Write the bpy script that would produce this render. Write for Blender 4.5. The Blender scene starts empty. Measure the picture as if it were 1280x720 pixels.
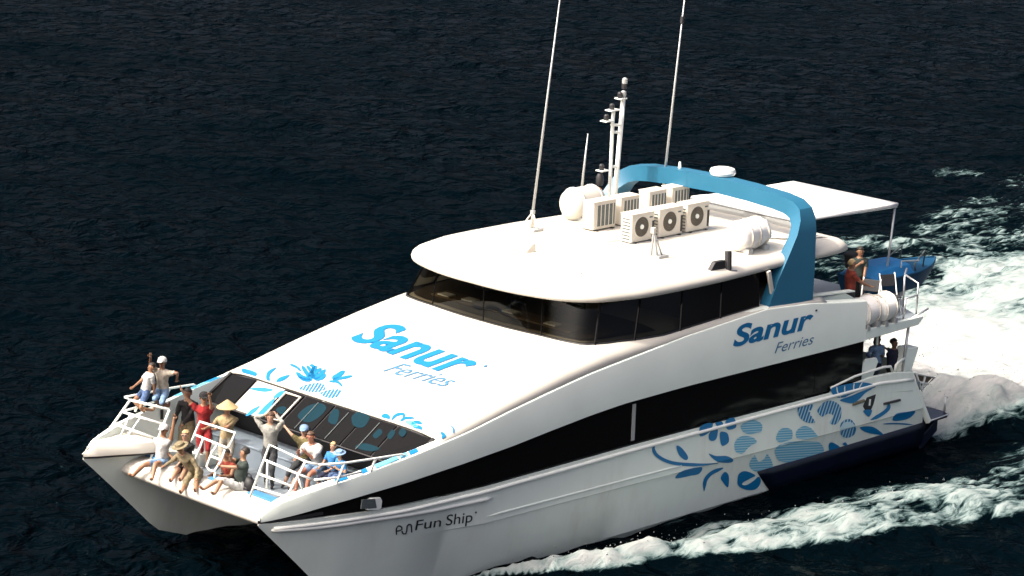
import bpy, bmesh, math, random
import numpy as np
from mathutils import Vector, Matrix, noise as mnoise
from mathutils.geometry import tessellate_polygon

random.seed(4)
rng = np.random.default_rng(7)
scene = bpy.context.scene
col = scene.collection

# ------------------------------------------------------------------ camera
# metres; x = towards the ferry's bow, y = towards its port side, z = up
CAM_F, CAM_PITCH, CAM_YAW, CAM_ROLL = 3568.9, 13.622, 45.559, 1.953      # focal length in pixels of a 1280 wide frame
CAM_C = Vector((58.555, 45.125, 20.539))
_p, _a, _r = (math.radians(v) for v in (CAM_PITCH, CAM_YAW, CAM_ROLL))
_fh = Vector((-math.sin(_a), -math.cos(_a), 0)); _rt = Vector((-math.cos(_a), math.sin(_a), 0))
FW = _fh * math.cos(_p) + Vector((0, 0, -math.sin(_p)))
_up = _rt.cross(FW)
RT = _rt * math.cos(_r) + _up * math.sin(_r)
UP = _up * math.cos(_r) - _rt * math.sin(_r)
cam_data = bpy.data.cameras.new('camera')
cam = bpy.data.objects.new('camera', cam_data); col.objects.link(cam)
M = Matrix((RT, UP, -FW)).transposed().to_4x4(); M.translation = CAM_C
cam.matrix_world = M
cam_data.sensor_width = 36.0
cam_data.lens = 36.0 * CAM_F / 1280.0
cam_data.clip_end = 12000
scene.camera = cam

# ------------------------------------------------------------------ light
SUN_EL = math.radians(50)
sun_to = Vector((0.94, -0.34, 0)).normalized() * math.cos(SUN_EL) + Vector((0, 0, math.sin(SUN_EL)))
world = bpy.data.worlds.new('World'); scene.world = world; world.use_nodes = True
wn = world.node_tree.nodes; wl = world.node_tree.links
bg = wn['Background']
sky = wn.new('ShaderNodeTexSky'); sky.sky_type = 'NISHITA'; sky.sun_disc = False
sky.sun_elevation = SUN_EL; sky.dust_density = 10.0; sky.air_density = 0.4; sky.ozone_density = 0.0
sky.sun_rotation = math.atan2(sun_to.x, sun_to.y)
wl.new(sky.outputs[0], bg.inputs[0]); bg.inputs[1].default_value = 0.15
sl = bpy.data.lights.new('sun', 'SUN'); sl.energy = 2.0; sl.angle = math.radians(0.5); sl.color = (1.0, 0.94, 0.84)
so = bpy.data.objects.new('sun', sl); col.objects.link(so)
so.rotation_euler = (-sun_to).to_track_quat('-Z', 'Y').to_euler()
so.location = sun_to * 60
vs = scene.view_settings
vs.view_transform = 'Standard'; vs.look = 'None'; vs.exposure = 1.22; vs.gamma = 1.0; vs.use_curve_mapping = False

# ------------------------------------------------------------------ helpers
def at(px, py, ax, val):
    """point of the place seen at that spot of the photograph on the plane ax = val"""
    d = FW + RT * ((px - 640) / CAM_F) - UP * ((py - 360) / CAM_F)
    i = 'xyz'.index(ax); t = (val - CAM_C[i]) / d[i]
    return CAM_C + d * t

def V(*a): return Vector(a)
def ip(x, xs, ys): return float(np.interp(x, xs, ys))

MATS = {}
def mat(name, color, rough=0.5, metal=0.0, spec=0.5, coat=0.0, var=0.0, vscale=3.0, bump=0.0, bscale=40.0):
    m = bpy.data.materials.new(name); m.use_nodes = True
    nt = m.node_tree; b = nt.nodes['Principled BSDF']
    b.inputs['Base Color'].default_value = (*color, 1); b.inputs['Roughness'].default_value = rough
    b.inputs['Metallic'].default_value = metal; b.inputs['Specular IOR Level'].default_value = spec
    b.inputs['Coat Weight'].default_value = coat
    tc = nt.nodes.new('ShaderNodeTexCoord')
    if var > 0:
        n = nt.nodes.new('ShaderNodeTexNoise'); n.inputs['Scale'].default_value = vscale; n.inputs['Detail'].default_value = 6
        nt.links.new(tc.outputs['Object'], n.inputs['Vector'])
        r = nt.nodes.new('ShaderNodeValToRGB')
        r.color_ramp.elements[0].position = 0.3; r.color_ramp.elements[1].position = 0.7
        r.color_ramp.elements[0].color = (*[max(0, c * (1 - var)) for c in color], 1)
        r.color_ramp.elements[1].color = (*[min(1, c * (1 + var * .5)) for c in color], 1)
        nt.links.new(n.outputs['Fac'], r.inputs[0]); nt.links.new(r.outputs[0], b.inputs['Base Color'])
        mr = nt.nodes.new('ShaderNodeMapRange'); mr.inputs[3].default_value = max(0, rough - .08); mr.inputs[4].default_value = min(1, rough + .12)
        nt.links.new(n.outputs['Fac'], mr.inputs[0]); nt.links.new(mr.outputs[0], b.inputs['Roughness'])
    if bump > 0:
        n2 = nt.nodes.new('ShaderNodeTexNoise'); n2.inputs['Scale'].default_value = bscale; n2.inputs['Detail'].default_value = 4
        nt.links.new(tc.outputs['Object'], n2.inputs['Vector'])
        bp = nt.nodes.new('ShaderNodeBump'); bp.inputs['Strength'].default_value = bump; bp.inputs['Distance'].default_value = 0.02
        nt.links.new(n2.outputs['Fac'], bp.inputs['Height']); nt.links.new(bp.outputs[0], b.inputs['Normal'])
    MATS[name] = m
    return m

def hull_paint():
    """white topside paint with run-off streaks, rust weeps and scuffs"""
    m = bpy.data.materials.new('hull_paint'); m.use_nodes = True; nt = m.node_tree; b = nt.nodes['Principled BSDF']
    tc = nt.nodes.new('ShaderNodeTexCoord'); mp = nt.nodes.new('ShaderNodeMapping')
    mp.inputs['Scale'].default_value = (2.2, 2.2, 0.22)
    nt.links.new(tc.outputs['Object'], mp.inputs[0])
    n = nt.nodes.new('ShaderNodeTexNoise'); n.inputs['Scale'].default_value = 1.6; n.inputs['Detail'].default_value = 8; n.inputs['Roughness'].default_value = .65
    nt.links.new(mp.outputs[0], n.inputs['Vector'])
    r = nt.nodes.new('ShaderNodeValToRGB'); e = r.color_ramp.elements
    e[0].position = .27; e[0].color = (.68, .69, .61, 1); e[1].position = .56; e[1].color = (.77, .83, .745, 1)
    nt.links.new(n.outputs['Fac'], r.inputs[0])
    n2 = nt.nodes.new('ShaderNodeTexNoise'); n2.inputs['Scale'].default_value = .55; n2.inputs['Detail'].default_value = 3
    nt.links.new(tc.outputs['Object'], n2.inputs['Vector'])
    mx = nt.nodes.new('ShaderNodeMix'); mx.data_type = 'RGBA'; mx.inputs['B'].default_value = (.80, .865, .78, 1)
    r2 = nt.nodes.new('ShaderNodeValToRGB'); r2.color_ramp.elements[0].position = .35; r2.color_ramp.elements[1].position = .6
    nt.links.new(n2.outputs['Fac'], r2.inputs[0]); nt.links.new(r2.outputs[0], mx.inputs['Factor'])
    nt.links.new(r.outputs[0], mx.inputs['A']); nt.links.new(mx.outputs['Result'], b.inputs['Base Color'])
    b.inputs['Roughness'].default_value = .33
    n3 = nt.nodes.new('ShaderNodeTexNoise'); n3.inputs['Scale'].default_value = 1.1; n3.inputs['Detail'].default_value = 2
    nt.links.new(tc.outputs['Object'], n3.inputs['Vector'])
    bp = nt.nodes.new('ShaderNodeBump'); bp.inputs['Strength'].default_value = .25; bp.inputs['Distance'].default_value = .03
    nt.links.new(n3.outputs['Fac'], bp.inputs['Height']); nt.links.new(bp.outputs[0], b.inputs['Normal'])
    MATS['hull_paint'] = m

hull_paint()
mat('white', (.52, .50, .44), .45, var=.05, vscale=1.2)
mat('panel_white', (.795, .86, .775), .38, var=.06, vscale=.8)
mat('rail_white', (.80, .82, .76), .3)
mat('cream', (.62, .58, .50), .45, var=.06, vscale=5)
mat('black_glass', (.006, .006, .006), .05, spec=.09)
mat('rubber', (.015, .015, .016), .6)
mat('dark', (.02, .02, .022), .55)
mat('navy', (.003, .006, .018), .35, var=.2, vscale=2)
mat('teal', (.013, .11, .19), .42, var=.05, vscale=1.5)
mat('blue_decal', (.003, .158, .365), .4)
mat('pale_fill', (.48, .66, .70), .45)
mat('pale_decal', (.12, .42, .60), .45)
mat('grey_text', (.05, .17, .31), .45)
mat('black_text', (.012, .012, .014), .4)
mat('deck_grey', (.17, .20, .225), .6, var=.15, vscale=3)
mat('deck_blue', (.05, .20, .40), .55, var=.1)
mat('metal', (.55, .56, .56), .35, metal=.7)
mat('galv', (.42, .43, .42), .45, metal=.3)
mat('fan_brown', (.12, .085, .05), .6)
mat('coil', (.10, .12, .12), .5, var=.3, vscale=20)
mat('amber', (.75, .22, .02), .3)
mat('canvas', (.78, .77, .73), .85, var=.05, bump=.3, bscale=25)
mat('boat_blue', (.006, .05, .11), .7, spec=.15, var=.12)
mat('boat_cover', (.006, .16, .40), .6, var=.12, vscale=4)
mat('interior', (.035, .028, .02), .7)
mat('bag_grey', (.14, .14, .12), .85, var=.2, vscale=8, bump=.4)
mat('wood', (.12, .085, .05), .6, var=.3)
mat('seat', (.05, .07, .11), .7)
mat('khaki_cloth', (.13, .12, .08), .9, var=.2, vscale=6, bump=.4)
mat('bench', (.17, .21, .25), .55, var=.1)

def tinted_glass(name, tint, tr):
    m = bpy.data.materials.new(name); m.use_nodes = True; nt = m.node_tree; nt.nodes.clear()
    out = nt.nodes.new('ShaderNodeOutputMaterial'); t = nt.nodes.new('ShaderNodeBsdfTransparent'); t.inputs[0].default_value = (*tr, 1)
    g = nt.nodes.new('ShaderNodeBsdfGlossy'); g.inputs['Roughness'].default_value = .03; g.inputs[0].default_value = (*tint, 1)
    f = nt.nodes.new('ShaderNodeFresnel'); f.inputs[0].default_value = 1.28
    mx = nt.nodes.new('ShaderNodeMixShader'); nt.links.new(f.outputs[0], mx.inputs[0])
    nt.links.new(t.outputs[0], mx.inputs[1]); nt.links.new(g.outputs[0], mx.inputs[2]); nt.links.new(mx.outputs[0], out.inputs[0])
    MATS[name] = m
tinted_glass('windscreen', (.8, .85, .85), (.34, .32, .27))

class MB:
    def __init__(s): s.v = []; s.f = []; s.m = []
    def add(s, verts, faces, mi=0):
        o = len(s.v); s.v += [tuple(p) for p in verts]
        s.f += [tuple(i + o for i in f) for f in faces]; s.m += [mi] * len(faces)
    def box(s, c, d, rot=None, mi=0):
        c = Vector(c); h = Vector(d) / 2; P = []
        for x in (-1, 1):
            for y in (-1, 1):
                for z in (-1, 1):
                    p = Vector((x * h.x, y * h.y, z * h.z))
                    if rot is not None: p = rot @ p
                    P.append(c + p)
        s.add(P, [(0, 1, 3, 2), (4, 6, 7, 5), (0, 4, 5, 1), (2, 3, 7, 6), (0, 2, 6, 4), (1, 5, 7, 3)], mi)
    def tube(s, pts, r, n=8, mi=0, cap=True):
        pts = [Vector(p) for p in pts]; k = len(pts)
        rs = list(r) if hasattr(r, '__len__') else [r] * k
        ref = None; rings = []
        for i, p in enumerate(pts):
            t = (pts[min(i + 1, k - 1)] - pts[max(i - 1, 0)])
            if t.length < 1e-9: t = Vector((0, 0, 1))
            t.normalize()
            if ref is None:
                ref = Vector((0, 0, 1)) if abs(t.z) < .9 else Vector((1, 0, 0))
            a = (ref - t * ref.dot(t)).normalized(); b = t.cross(a); ref = a
            rings.append([p + (a * math.cos(q) + b * math.sin(q)) * rs[i] for q in [2 * math.pi * j / n for j in range(n)]])
        s.loft(rings, True, mi, cap)
    def loft(s, rings, closed=True, mi=0, cap=False):
        n = len(rings[0]); vs_ = [p for r in rings for p in r]; fs = []
        for i in range(len(rings) - 1):
            for j in range(n if closed else n - 1):
                k = (j + 1) % n
                fs.append((i * n + j, i * n + k, (i + 1) * n + k, (i + 1) * n + j))
        if cap:
            fs.append(tuple(range(n - 1, -1, -1))); o = (len(rings) - 1) * n; fs.append(tuple(range(o, o + n)))
        s.add(vs_, fs, mi)
    def prism(s, poly, vec, mi=0):
        n = len(poly); vec = Vector(vec); P = [Vector(p) for p in poly]; Q = [p + vec for p in P]
        fs = [(i, (i + 1) % n, n + (i + 1) % n, n + i) for i in range(n)]
        fs += [tuple(range(n - 1, -1, -1)), tuple(range(n, 2 * n))]
        s.add(P + Q, fs, mi)
    def lathe(s, prof, c, axis=(0, 0, 1), n=20, mi=0):
        ax = Vector(axis).normalized(); ref = Vector((1, 0, 0)) if abs(ax.x) < .9 else Vector((0, 1, 0))
        a = (ref - ax * ref.dot(ax)).normalized(); b = ax.cross(a); c = Vector(c)
        s.loft([[c + ax * h + (a * math.cos(q) + b * math.sin(q)) * max(r, 1e-4) for q in [2 * math.pi * j / n for j in range(n)]] for r, h in prof], True, mi, True)
    def ell(s, c, r, rot=None, n=10, mi=0):
        c = Vector(c); rings = []
        for i in range(n // 2 + 1):
            th = math.pi * i / (n // 2); ring = []
            for j in range(n):
                q = 2 * math.pi * j / n
                p = Vector((r[0] * max(math.sin(th), 1e-3) * math.cos(q), r[1] * max(math.sin(th), 1e-3) * math.sin(q), r[2] * math.cos(th)))
                if rot is not None: p = rot @ p
                ring.append(c + p)
            rings.append(ring)
        s.loft(rings, True, mi, True)
    def build(s, name, mats, parent=None, smooth=False, bevel=0, seg=2, fixn=True, angle=35):
        me = bpy.data.meshes.new(name); me.from_pydata(s.v, [], s.f)
        if isinstance(mats, str): mats = [mats]
        for k in mats: me.materials.append(MATS[k])
        me.polygons.foreach_set('material_index', s.m)
        if fixn:
            bm = bmesh.new(); bm.from_mesh(me); bmesh.ops.recalc_face_normals(bm, faces=bm.faces); bm.to_mesh(me); bm.free()
        if smooth:
            me.polygons.foreach_set('use_smooth', [True] * len(me.polygons))
            if smooth == 'auto': me.set_sharp_from_angle(angle=math.radians(angle))
        o = bpy.data.objects.new(name, me); col.objects.link(o)
        if parent is not None: o.parent = parent; o.matrix_parent_inverse = parent.matrix_world.inverted()
        if bevel:
            b = o.modifiers.new('bevel', 'BEVEL'); b.width = bevel; b.segments = seg; b.limit_method = 'ANGLE'; b.angle_limit = math.radians(40)
        return o

def empty(name, loc, label, cat, group=None):
    o = bpy.data.objects.new(name, None); col.objects.link(o); o.location = loc; o.empty_display_size = .2
    o.matrix_world = Matrix.Translation(Vector(loc))
    o['label'] = label; o['category'] = cat
    if group: o['group'] = group
    return o
def tag(o, label, cat, group=None):
    o['label'] = label; o['category'] = cat
    if group: o['group'] = group
    return o

def smooth_poly(pts, k=6, closed=True):
    P = [Vector((*p, 0)) if len(p) == 2 else Vector(p) for p in pts]; n = len(P); out = []
    for i in range(n if closed else n - 1):
        p0, p1, p2, p3 = P[(i - 1) % n] if closed or i > 0 else P[0], P[i], P[(i + 1) % n], P[(i + 2) % n] if closed or i + 2 < n else P[-1]
        for j in range(k):
            t = j / k
            out.append(.5 * ((2 * p1) + (p2 - p0) * t + (2 * p0 - 5 * p1 + 4 * p2 - p3) * t * t + (3 * p1 - p0 - 3 * p2 + p3) * t ** 3))
    if not closed: out.append(P[-1])
    return out

SEA_Z = -0.30
# ------------------------------------------------------------------ sea
def fbm(x, y, sx, sy, octaves=4, seed=0, gain=.5):
    r = np.random.default_rng(seed); T = r.random((257, 257)); T[256] = T[0]; T[:, 256] = T[:, 0]
    out = np.zeros_like(x); a = 1; tot = 0; u = x * sx + 37.1 * seed; v = y * sy + 11.7 * seed
    for _ in range(octaves):
        i = np.floor(u).astype(int); j = np.floor(v).astype(int); fu = u - i; fv = v - j
        fu = fu * fu * (3 - 2 * fu); fv = fv * fv * (3 - 2 * fv); i &= 255; j &= 255
        val = (T[i, j] * (1 - fu) + T[i + 1, j] * fu) * (1 - fv) + (T[i, j + 1] * (1 - fu) + T[i + 1, j + 1] * fu) * fv
        out += a * val; tot += a; a *= gain; u = u * 2.03 + 5.3; v = v * 2.03 + 9.1
    return out / tot
def sstep(e0, e1, x):
    t = np.clip((x - e0) / (e1 - e0), 0, 1); return t * t * (3 - 2 * t)

def build_sea():
    def axis(parts):
        out = []
        for a, b, d in parts: out.append(np.arange(a, b - 1e-6, d))
        return np.concatenate(out + [[parts[-1][1]]])
    gx = axis([(-6000, -1500, 1500), (-1500, -300, 300), (-300, -120, 30), (-120, -80, 4), (-80, -34, .36), (-34, 20, .1), (20, 32, .24), (32, 80, 4), (80, 300, 40), (300, 6000, 1900)])
    gy = axis([(-6000, -1500, 1500), (-1500, -300, 300), (-300, -120, 30), (-120, -82, 3), (-82, -22, .36), (-22, 10, .1), (10, 16, .3), (16, 80, 4), (80, 300, 40), (300, 6000, 1900)])
    X, Y = np.meshgrid(gx, gy, indexing='ij')
    near = np.exp(-np.maximum(0, np.hypot(X + 15, Y + 20) - 95) / 30)
    # wind sea
    H = np.zeros_like(X); r = np.random.default_rng(3)
    for k in range(26):
        lam = 0.6 * 1.115 ** k; ang = math.radians(205 + r.normal() * 42); amp = .0085 * lam ** .66
        ph = r.random() * 6.28; kx, ky = math.cos(ang) * 2 * math.pi / lam, math.sin(ang) * 2 * math.pi / lam
        w = fbm(X, Y, .11 / lam ** .5, .11 / lam ** .5, 2, 50 + k)
        H += amp * (w * 2) * (1 - np.abs(np.sin((kx * X + ky * Y + ph) / 2 + 1.2 * w))) * 1.6 - amp * .6
    H *= near
    S = np.abs(Y)
    # diverging bow waves
    bx = [-60, -40, -20, -10, -1, 3, 8, 12.7, 15.5, 17.2]
    inn = np.interp(X, bx, [13, 10.5, 7.2, 5.6, 4.6, 4.72, 4.55, 3.98, 3.8, 3.3])
    out = np.interp(X, bx, [24, 19, 14, 11.6, 9.8, 8.7, 7.5, 5.9, 4.7, 3.5])
    stg = np.interp(X, bx, [.05, .3, .55, .60, .66, .70, .76, .88, .95, .8])
    wob = (fbm(X, Y, .45, .45, 3, 5) - .5) * 1.5 * np.clip((18 - X) / 14, .12, 1.2)
    t = (S + wob - inn) / (out - inn)
    band = sstep(-.12, .22, t) * sstep(1.12, .86, t) * (X < 17.4) * stg
    brk = fbm(X, Y, .55, 1.0, 4, 6); fine = fbm(X, Y, 2.2, 3.0, 4, 16)
    band_m = band * (0.30 + .80 * brk + .75 * (fine - .38)) * np.interp(X, [6, 12], [1.05, 1.25])
    ridge = np.exp(-((t - .62) / .3) ** 2) * (X < 17.4)
    hb_ = np.interp(X, bx, [.05, .08, .12, .16, .24, .28, .34, .40, .36, .1])
    H += ridge * hb_ * (.5 + .9 * brk) + band * (fine - .5) * .26
    trough = np.exp(-((t + .25) / .35) ** 2) * (X < 15) * (S > 3.2) * (X > -8)
    H -= .10 * trough
    # stern wash
    ax_ = np.clip(.7 - X, 0, None)
    half = 3.15 + np.where(Y < 0, .46 * ax_ ** .88, .12 * ax_)
    wob2 = (fbm(X, Y, .35, .35, 4, 9) - .5) * (1.2 + .09 * ax_)
    edge = half - S + wob2
    core = sstep(-.5, .7, edge) * sstep(0, .8, ax_)
    streak = fbm(X, Y, .16, .75, 5, 11)
    dens = np.interp(ax_, [0, 4, 9, 14, 24, 40, 70], [1.25, 1.2, 1.08, .96, .86, .6, .1])
    core_m = core * dens * (.24 + 1.1 * streak + .35 * fbm(X, Y, .35, 2.2, 3, 14)) * np.interp(Y, [-13, -8, -4.5, -2.5, 9], [.62, .76, .92, 1.05, 1.0])
    lump = fbm(X, Y, .55, .55, 4, 12); billow = 1 - np.abs(2 * fbm(X, Y, .8, .8, 3, 21) - 1)
    amp = np.interp(ax_, [0, 1, 4, 10, 20, 50], [0, .4, .8, .5, .26, .06])
    H += core * amp * ((lump - .45) * .75 + (billow - .6) * .3) + core * (fine - .5) * .08
    H += core * np.interp(ax_, [0, 1.5, 4, 8, 14], [0, .2, .42, .2, 0]) * np.exp(-(S / 2.2) ** 2)
    # plume thrown up behind each transom
    for sy in (2.75, -2.75):
        g = np.exp(-(((X + 3.3) / 1.9) ** 2 + ((Y - sy) / 1.0) ** 2))
        H += g * .6 * (.45 + .7 * lump + .35 * fine)
        core_m = np.maximum(core_m, g * 1.3 * (.15 + .7 * streak + .75 * fine))
    # lip of water along the hull side
    lip = np.exp(-((S - 3.45) / .22) ** 2) * sstep(17, 14, X) * sstep(.2, 2, X)
    H += lip * .04
    foam = np.maximum(band_m, core_m)
    foam = np.maximum(foam, lip * .50 * brk)
    # scattered whitecaps
    wc = fbm(X, Y, .12, .12, 3, 31); wc2 = fbm(X, Y, .5, .9, 4, 32)
    foam = np.maximum(foam, sstep(.665, .73, wc) * sstep(.55, .68, wc2) * .62 * np.clip(.25 + 1.2 * np.exp(-((X + 29.5) ** 2 + (Y + 17.6) ** 2) / 6), 0, 1) * near + .58 * np.exp(-((X + 29.5) ** 2 / 3 + (Y + 17.6) ** 2 / 1.5)) * wc2 * 1.6)
    # loose streaks outside the wash
    ext = sstep(5.5, -1.5, -edge) * (X < -2) * sstep(-.2, -3, edge)
    foam = np.maximum(foam, ext * .62 * fbm(X, Y, .25, 1.0, 4, 41) * near)
    nx, ny = X.shape
    co = np.empty((nx * ny, 3)); co[:, 0] = X.ravel(); co[:, 1] = Y.ravel(); co[:, 2] = (SEA_Z + H).ravel()
    idx = np.arange(nx * ny).reshape(nx, ny)
    q = np.stack([idx[:-1, :-1], idx[1:, :-1], idx[1:, 1:], idx[:-1, 1:]], -1).reshape(-1, 4)
    me = bpy.data.meshes.new('sea'); me.vertices.add(nx * ny); me.vertices.foreach_set('co', co.ravel())
    me.loops.add(q.size); me.loops.foreach_set('vertex_index', q.ravel().astype(np.int32))
    me.polygons.add(len(q)); me.polygons.foreach_set('loop_start', np.arange(0, q.size, 4, dtype=np.int32))
    me.polygons.foreach_set('use_smooth', np.ones(len(q), bool))
    me.update(calc_edges=True)
    at_ = me.attributes.new('foam', 'FLOAT', 'POINT'); at_.data.foreach_set('value', foam.ravel().astype(np.float32))
    o = bpy.data.objects.new('sea', me); col.objects.link(o); o['kind'] = 'structure'
    # material: dark water plus aerated foam
    m = bpy.data.materials.new('sea_water'); m.use_nodes = True; nt = m.node_tree; nd = nt.nodes; lk = nt.links
    b = nd['Principled BSDF']; out = nd['Material Output']
    tc = nd.new('ShaderNodeTexCoord')
    n1 = nd.new('ShaderNodeTexNoise'); n1.inputs['Scale'].default_value = 1.15; n1.inputs['Detail'].default_value = 3; n1.inputs['Roughness'].default_value = .5; n1.inputs['Distortion'].default_value = .4
    lk.new(tc.outputs['Object'], n1.inputs['Vector'])
    n1b = nd.new('ShaderNodeTexNoise'); n1b.inputs['Scale'].default_value = .07; n1b.inputs['Detail'].default_value = 3
    lk.new(tc.outputs['Object'], n1b.inputs['Vector'])
    bp = nd.new('ShaderNodeBump'); bp.inputs['Strength'].default_value = 1.0; bp.inputs['Distance'].default_value = .75
    lk.new(n1.outputs['Fac'], bp.inputs['Height']); gs = nd.new('ShaderNodeMapRange'); gs.inputs[1].default_value = .38; gs.inputs[2].default_value = .62; gs.inputs[3].default_value = .35; gs.inputs[4].default_value = 1.0; lk.new(n1b.outputs['Fac'], gs.inputs[0]); lk.new(gs.outputs[0], bp.inputs['Distance']); lk.new(bp.outputs[0], b.inputs['Normal'])
    b.inputs['Base Color'].default_value = (.0003, .0017, .0028, 1); b.inputs['Specular Tint'].default_value = (.55, .85, 1.0, 1); b.inputs['Roughness'].default_value = .10
    b.inputs['IOR'].default_value = 1.2
    mr = nd.new('ShaderNodeMapRange'); mr.inputs[1].default_value = .35; mr.inputs[2].default_value = .65; mr.inputs[3].default_value = .004; mr.inputs[4].default_value = .017
    lk.new(n1b.outputs['Fac'], mr.inputs[0]); lk.new(mr.outputs[0], b.inputs['Specular IOR Level'])
    f = nd.new('ShaderNodeBsdfPrincipled'); f.inputs['Roughness'].default_value = .75; f.inputs['Specular IOR Level'].default_value = .2
    at2 = nd.new('ShaderNodeAttribute'); at2.attribute_name = 'foam'
    n2 = nd.new('ShaderNodeTexNoise'); n2.inputs['Scale'].default_value = 2.6; n2.inputs['Detail'].default_value = 8; n2.inputs['Roughness'].default_value = .68; n2.inputs['Distortion'].default_value = .9
    mp = nd.new('ShaderNodeMapping'); mp.inputs['Scale'].default_value = (.5, 1.45, 1); lk.new(tc.outputs['Object'], mp.inputs[0]); lk.new(mp.outputs[0], n2.inputs['Vector'])
    ad = nd.new('ShaderNodeMath'); ad.operation = 'MULTIPLY_ADD'; ad.inputs[1].default_value = 1.35; ad.inputs[2].default_value = -.675
    lk.new(n2.outputs['Fac'], ad.inputs[0])
    sm = nd.new('ShaderNodeMath'); sm.operation = 'ADD'; lk.new(at2.outputs['Fac'], sm.inputs[0]); lk.new(ad.outputs[0], sm.inputs[1])
    gate = nd.new('ShaderNodeMapRange'); gate.inputs[1].default_value = .02; gate.inputs[2].default_value = .25; lk.new(at2.outputs['Fac'], gate.inputs[0])
    fr = nd.new('ShaderNodeMapRange'); fr.interpolation_type = 'SMOOTHSTEP'; fr.inputs[1].default_value = .40; fr.inputs[2].default_value = .74
    lk.new(sm.outputs[0], fr.inputs[0])
    mu = nd.new('ShaderNodeMath'); mu.operation = 'MULTIPLY'; lk.new(fr.outputs[0], mu.inputs[0]); lk.new(gate.outputs[0], mu.inputs[1])
    cr = nd.new('ShaderNodeValToRGB'); cr.color_ramp.elements[0].position = .0; cr.color_ramp.elements[0].color = (.045, .11, .115, 1)
    cr.color_ramp.elements[1].position = 1.0; cr.color_ramp.elements[1].color = (.39, .392, .38, 1)
    cm = nd.new('ShaderNodeMapRange'); cm.inputs[1].default_value = .45; cm.inputs[2].default_value = 1.4; lk.new(sm.outputs[0], cm.inputs[0]); lk.new(cm.outputs[0], cr.inputs[0]); el = cr.color_ramp.elements.new(.42); el.color = (.25, .295, .285, 1); lk.new(cr.outputs[0], f.inputs['Base Color'])
    bp2 = nd.new('ShaderNodeBump'); bp2.inputs['Strength'].default_value = .55; bp2.inputs['Distance'].default_value = .10
    lk.new(n2.outputs['Fac'], bp2.inputs['Height']); lk.new(bp2.outputs[0], f.inputs['Normal'])
    mx = nd.new('ShaderNodeMixShader'); lk.new(mu.outputs[0], mx.inputs[0]); lk.new(b.outputs[0], mx.inputs[1]); lk.new(f.outputs[0], mx.inputs[2])
    lk.new(mx.outputs[0], out.inputs[0]); me.materials.append(m)
    # droplets thrown off the breaking crests and the wash
    w = np.clip(foam - .55, 0, 1) * (np.abs(X) < 32) * (Y > -16) * (Y < 9.5); w[(S < 3.5) & (X > .4)] = 0
    w *= np.where(X > 0, .8, .5) * np.where(X < -8, .1, 1)
    cell = np.gradient(gx)[:, None] * np.gradient(gy)[None, :]
    pr = (w * cell).ravel(); pr /= pr.sum()
    N = 3000; pick = rng.choice(len(pr), N, p=pr)
    base = co[pick] + np.c_[rng.normal(0, .12, N), rng.normal(0, .12, N), np.abs(rng.normal(0, .09, N)) + .005]
    base[:, 2] += np.exp(-(((base[:, 0] + 3) / 2.5) ** 2)) * np.abs(rng.normal(0, .28, N))
    tet = np.array([[1, 1, 1], [1, -1, -1], [-1, 1, -1], [-1, -1, 1]]) * .6
    sz = rng.lognormal(-4.35, .45, N)[:, None, None]
    vv = base[:, None, :] + tet[None] * sz * rng.uniform(.5, 1.3, (N, 4, 1))
    ff = (np.arange(N)[:, None, None] * 4 + np.array([[0, 1, 2], [0, 3, 1], [0, 2, 3], [1, 3, 2]])[None]).reshape(-1, 3)
    sp = bpy.data.meshes.new('spray'); sp.from_pydata(vv.reshape(-1, 3).tolist(), [], ff.tolist())
    mat('spray', (.34, .345, .34), .6); sp.materials.append(MATS['spray'])
    so_ = bpy.data.objects.new('spray', sp); col.objects.link(so_); so_['kind'] = 'stuff'
    tag(so_, 'white spray droplets flying over the foaming wake', 'spray')
build_sea()
# ------------------------------------------------------------------ ferry: lines
HBX = [-5, 1, 5, 17.5, 19, 20.4, 21.6, 22.4, 22.67]; HBY = [3.52, 3.57, 3.62, 3.62, 3.55, 3.42, 3.22, 3.02, 2.93]
def hb(x): return ip(x, HBX, HBY)
PTX = [3.73, 3.9, 5.0, 5.94, 7.58, 9.3, 10.42, 12.04, 13.61, 14.87, 16.1, 17.3, 18.43, 19.2, 20.23, 20.92, 21.58, 22.3, 22.55, 22.66]
PTZ = [3.99, 4.0, 4.14, 4.27, 4.38, 4.26, 4.18, 4.01, 3.84, 3.64, 3.43, 3.2, 3.02, 2.91, 2.75, 2.66, 2.58, 2.42, 2.3, 2.12]
def PT(x): return ip(x, PTX, PTZ)
BTX = [1.5, 4, 10.3, 12.5, 13.55, 14.82, 16.06, 17.27, 18.41, 19.28, 20.32, 21.29, 22.02, 22.66]
BTZ = [3.0, 2.97, 2.97, 2.93, 2.86, 2.74, 2.61, 2.52, 2.43, 2.36, 2.29, 2.2, 2.12, 2.08]
def BT(x): return ip(x, BTX, BTZ)
BBX = [1, 12, 17, 19.3, 20.3, 21.3, 22.3, 22.66]; BBZ = [1.9, 1.92, 1.88, 1.9, 1.95, 2.0, 2.05, 2.06]
def BB(x): return ip(x, BBX, BBZ)
ZX = [5, 12, 13, 14.5, 15.9, 17, 18.17]
ZZ = [4.42, 4.38, 4.33, 4.09, 3.78, 3.52, 3.2]
def W(x, y):
    p = PT(x); c = max(p + .03, ip(x, ZX, ZZ)); t = min(1, abs(y) / 3.62)
    return p + (c - p) * (1 - t ** 12)
def onW(px, py):
    z = 4.0
    for _ in range(40):
        q = at(px, py, 'z', z); z = .5 * z + .5 * W(q.x, q.y)
    return q
HS = [.75, 5, 12, 16.8, 19, 20.65, 21.7, 22.66]
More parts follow.
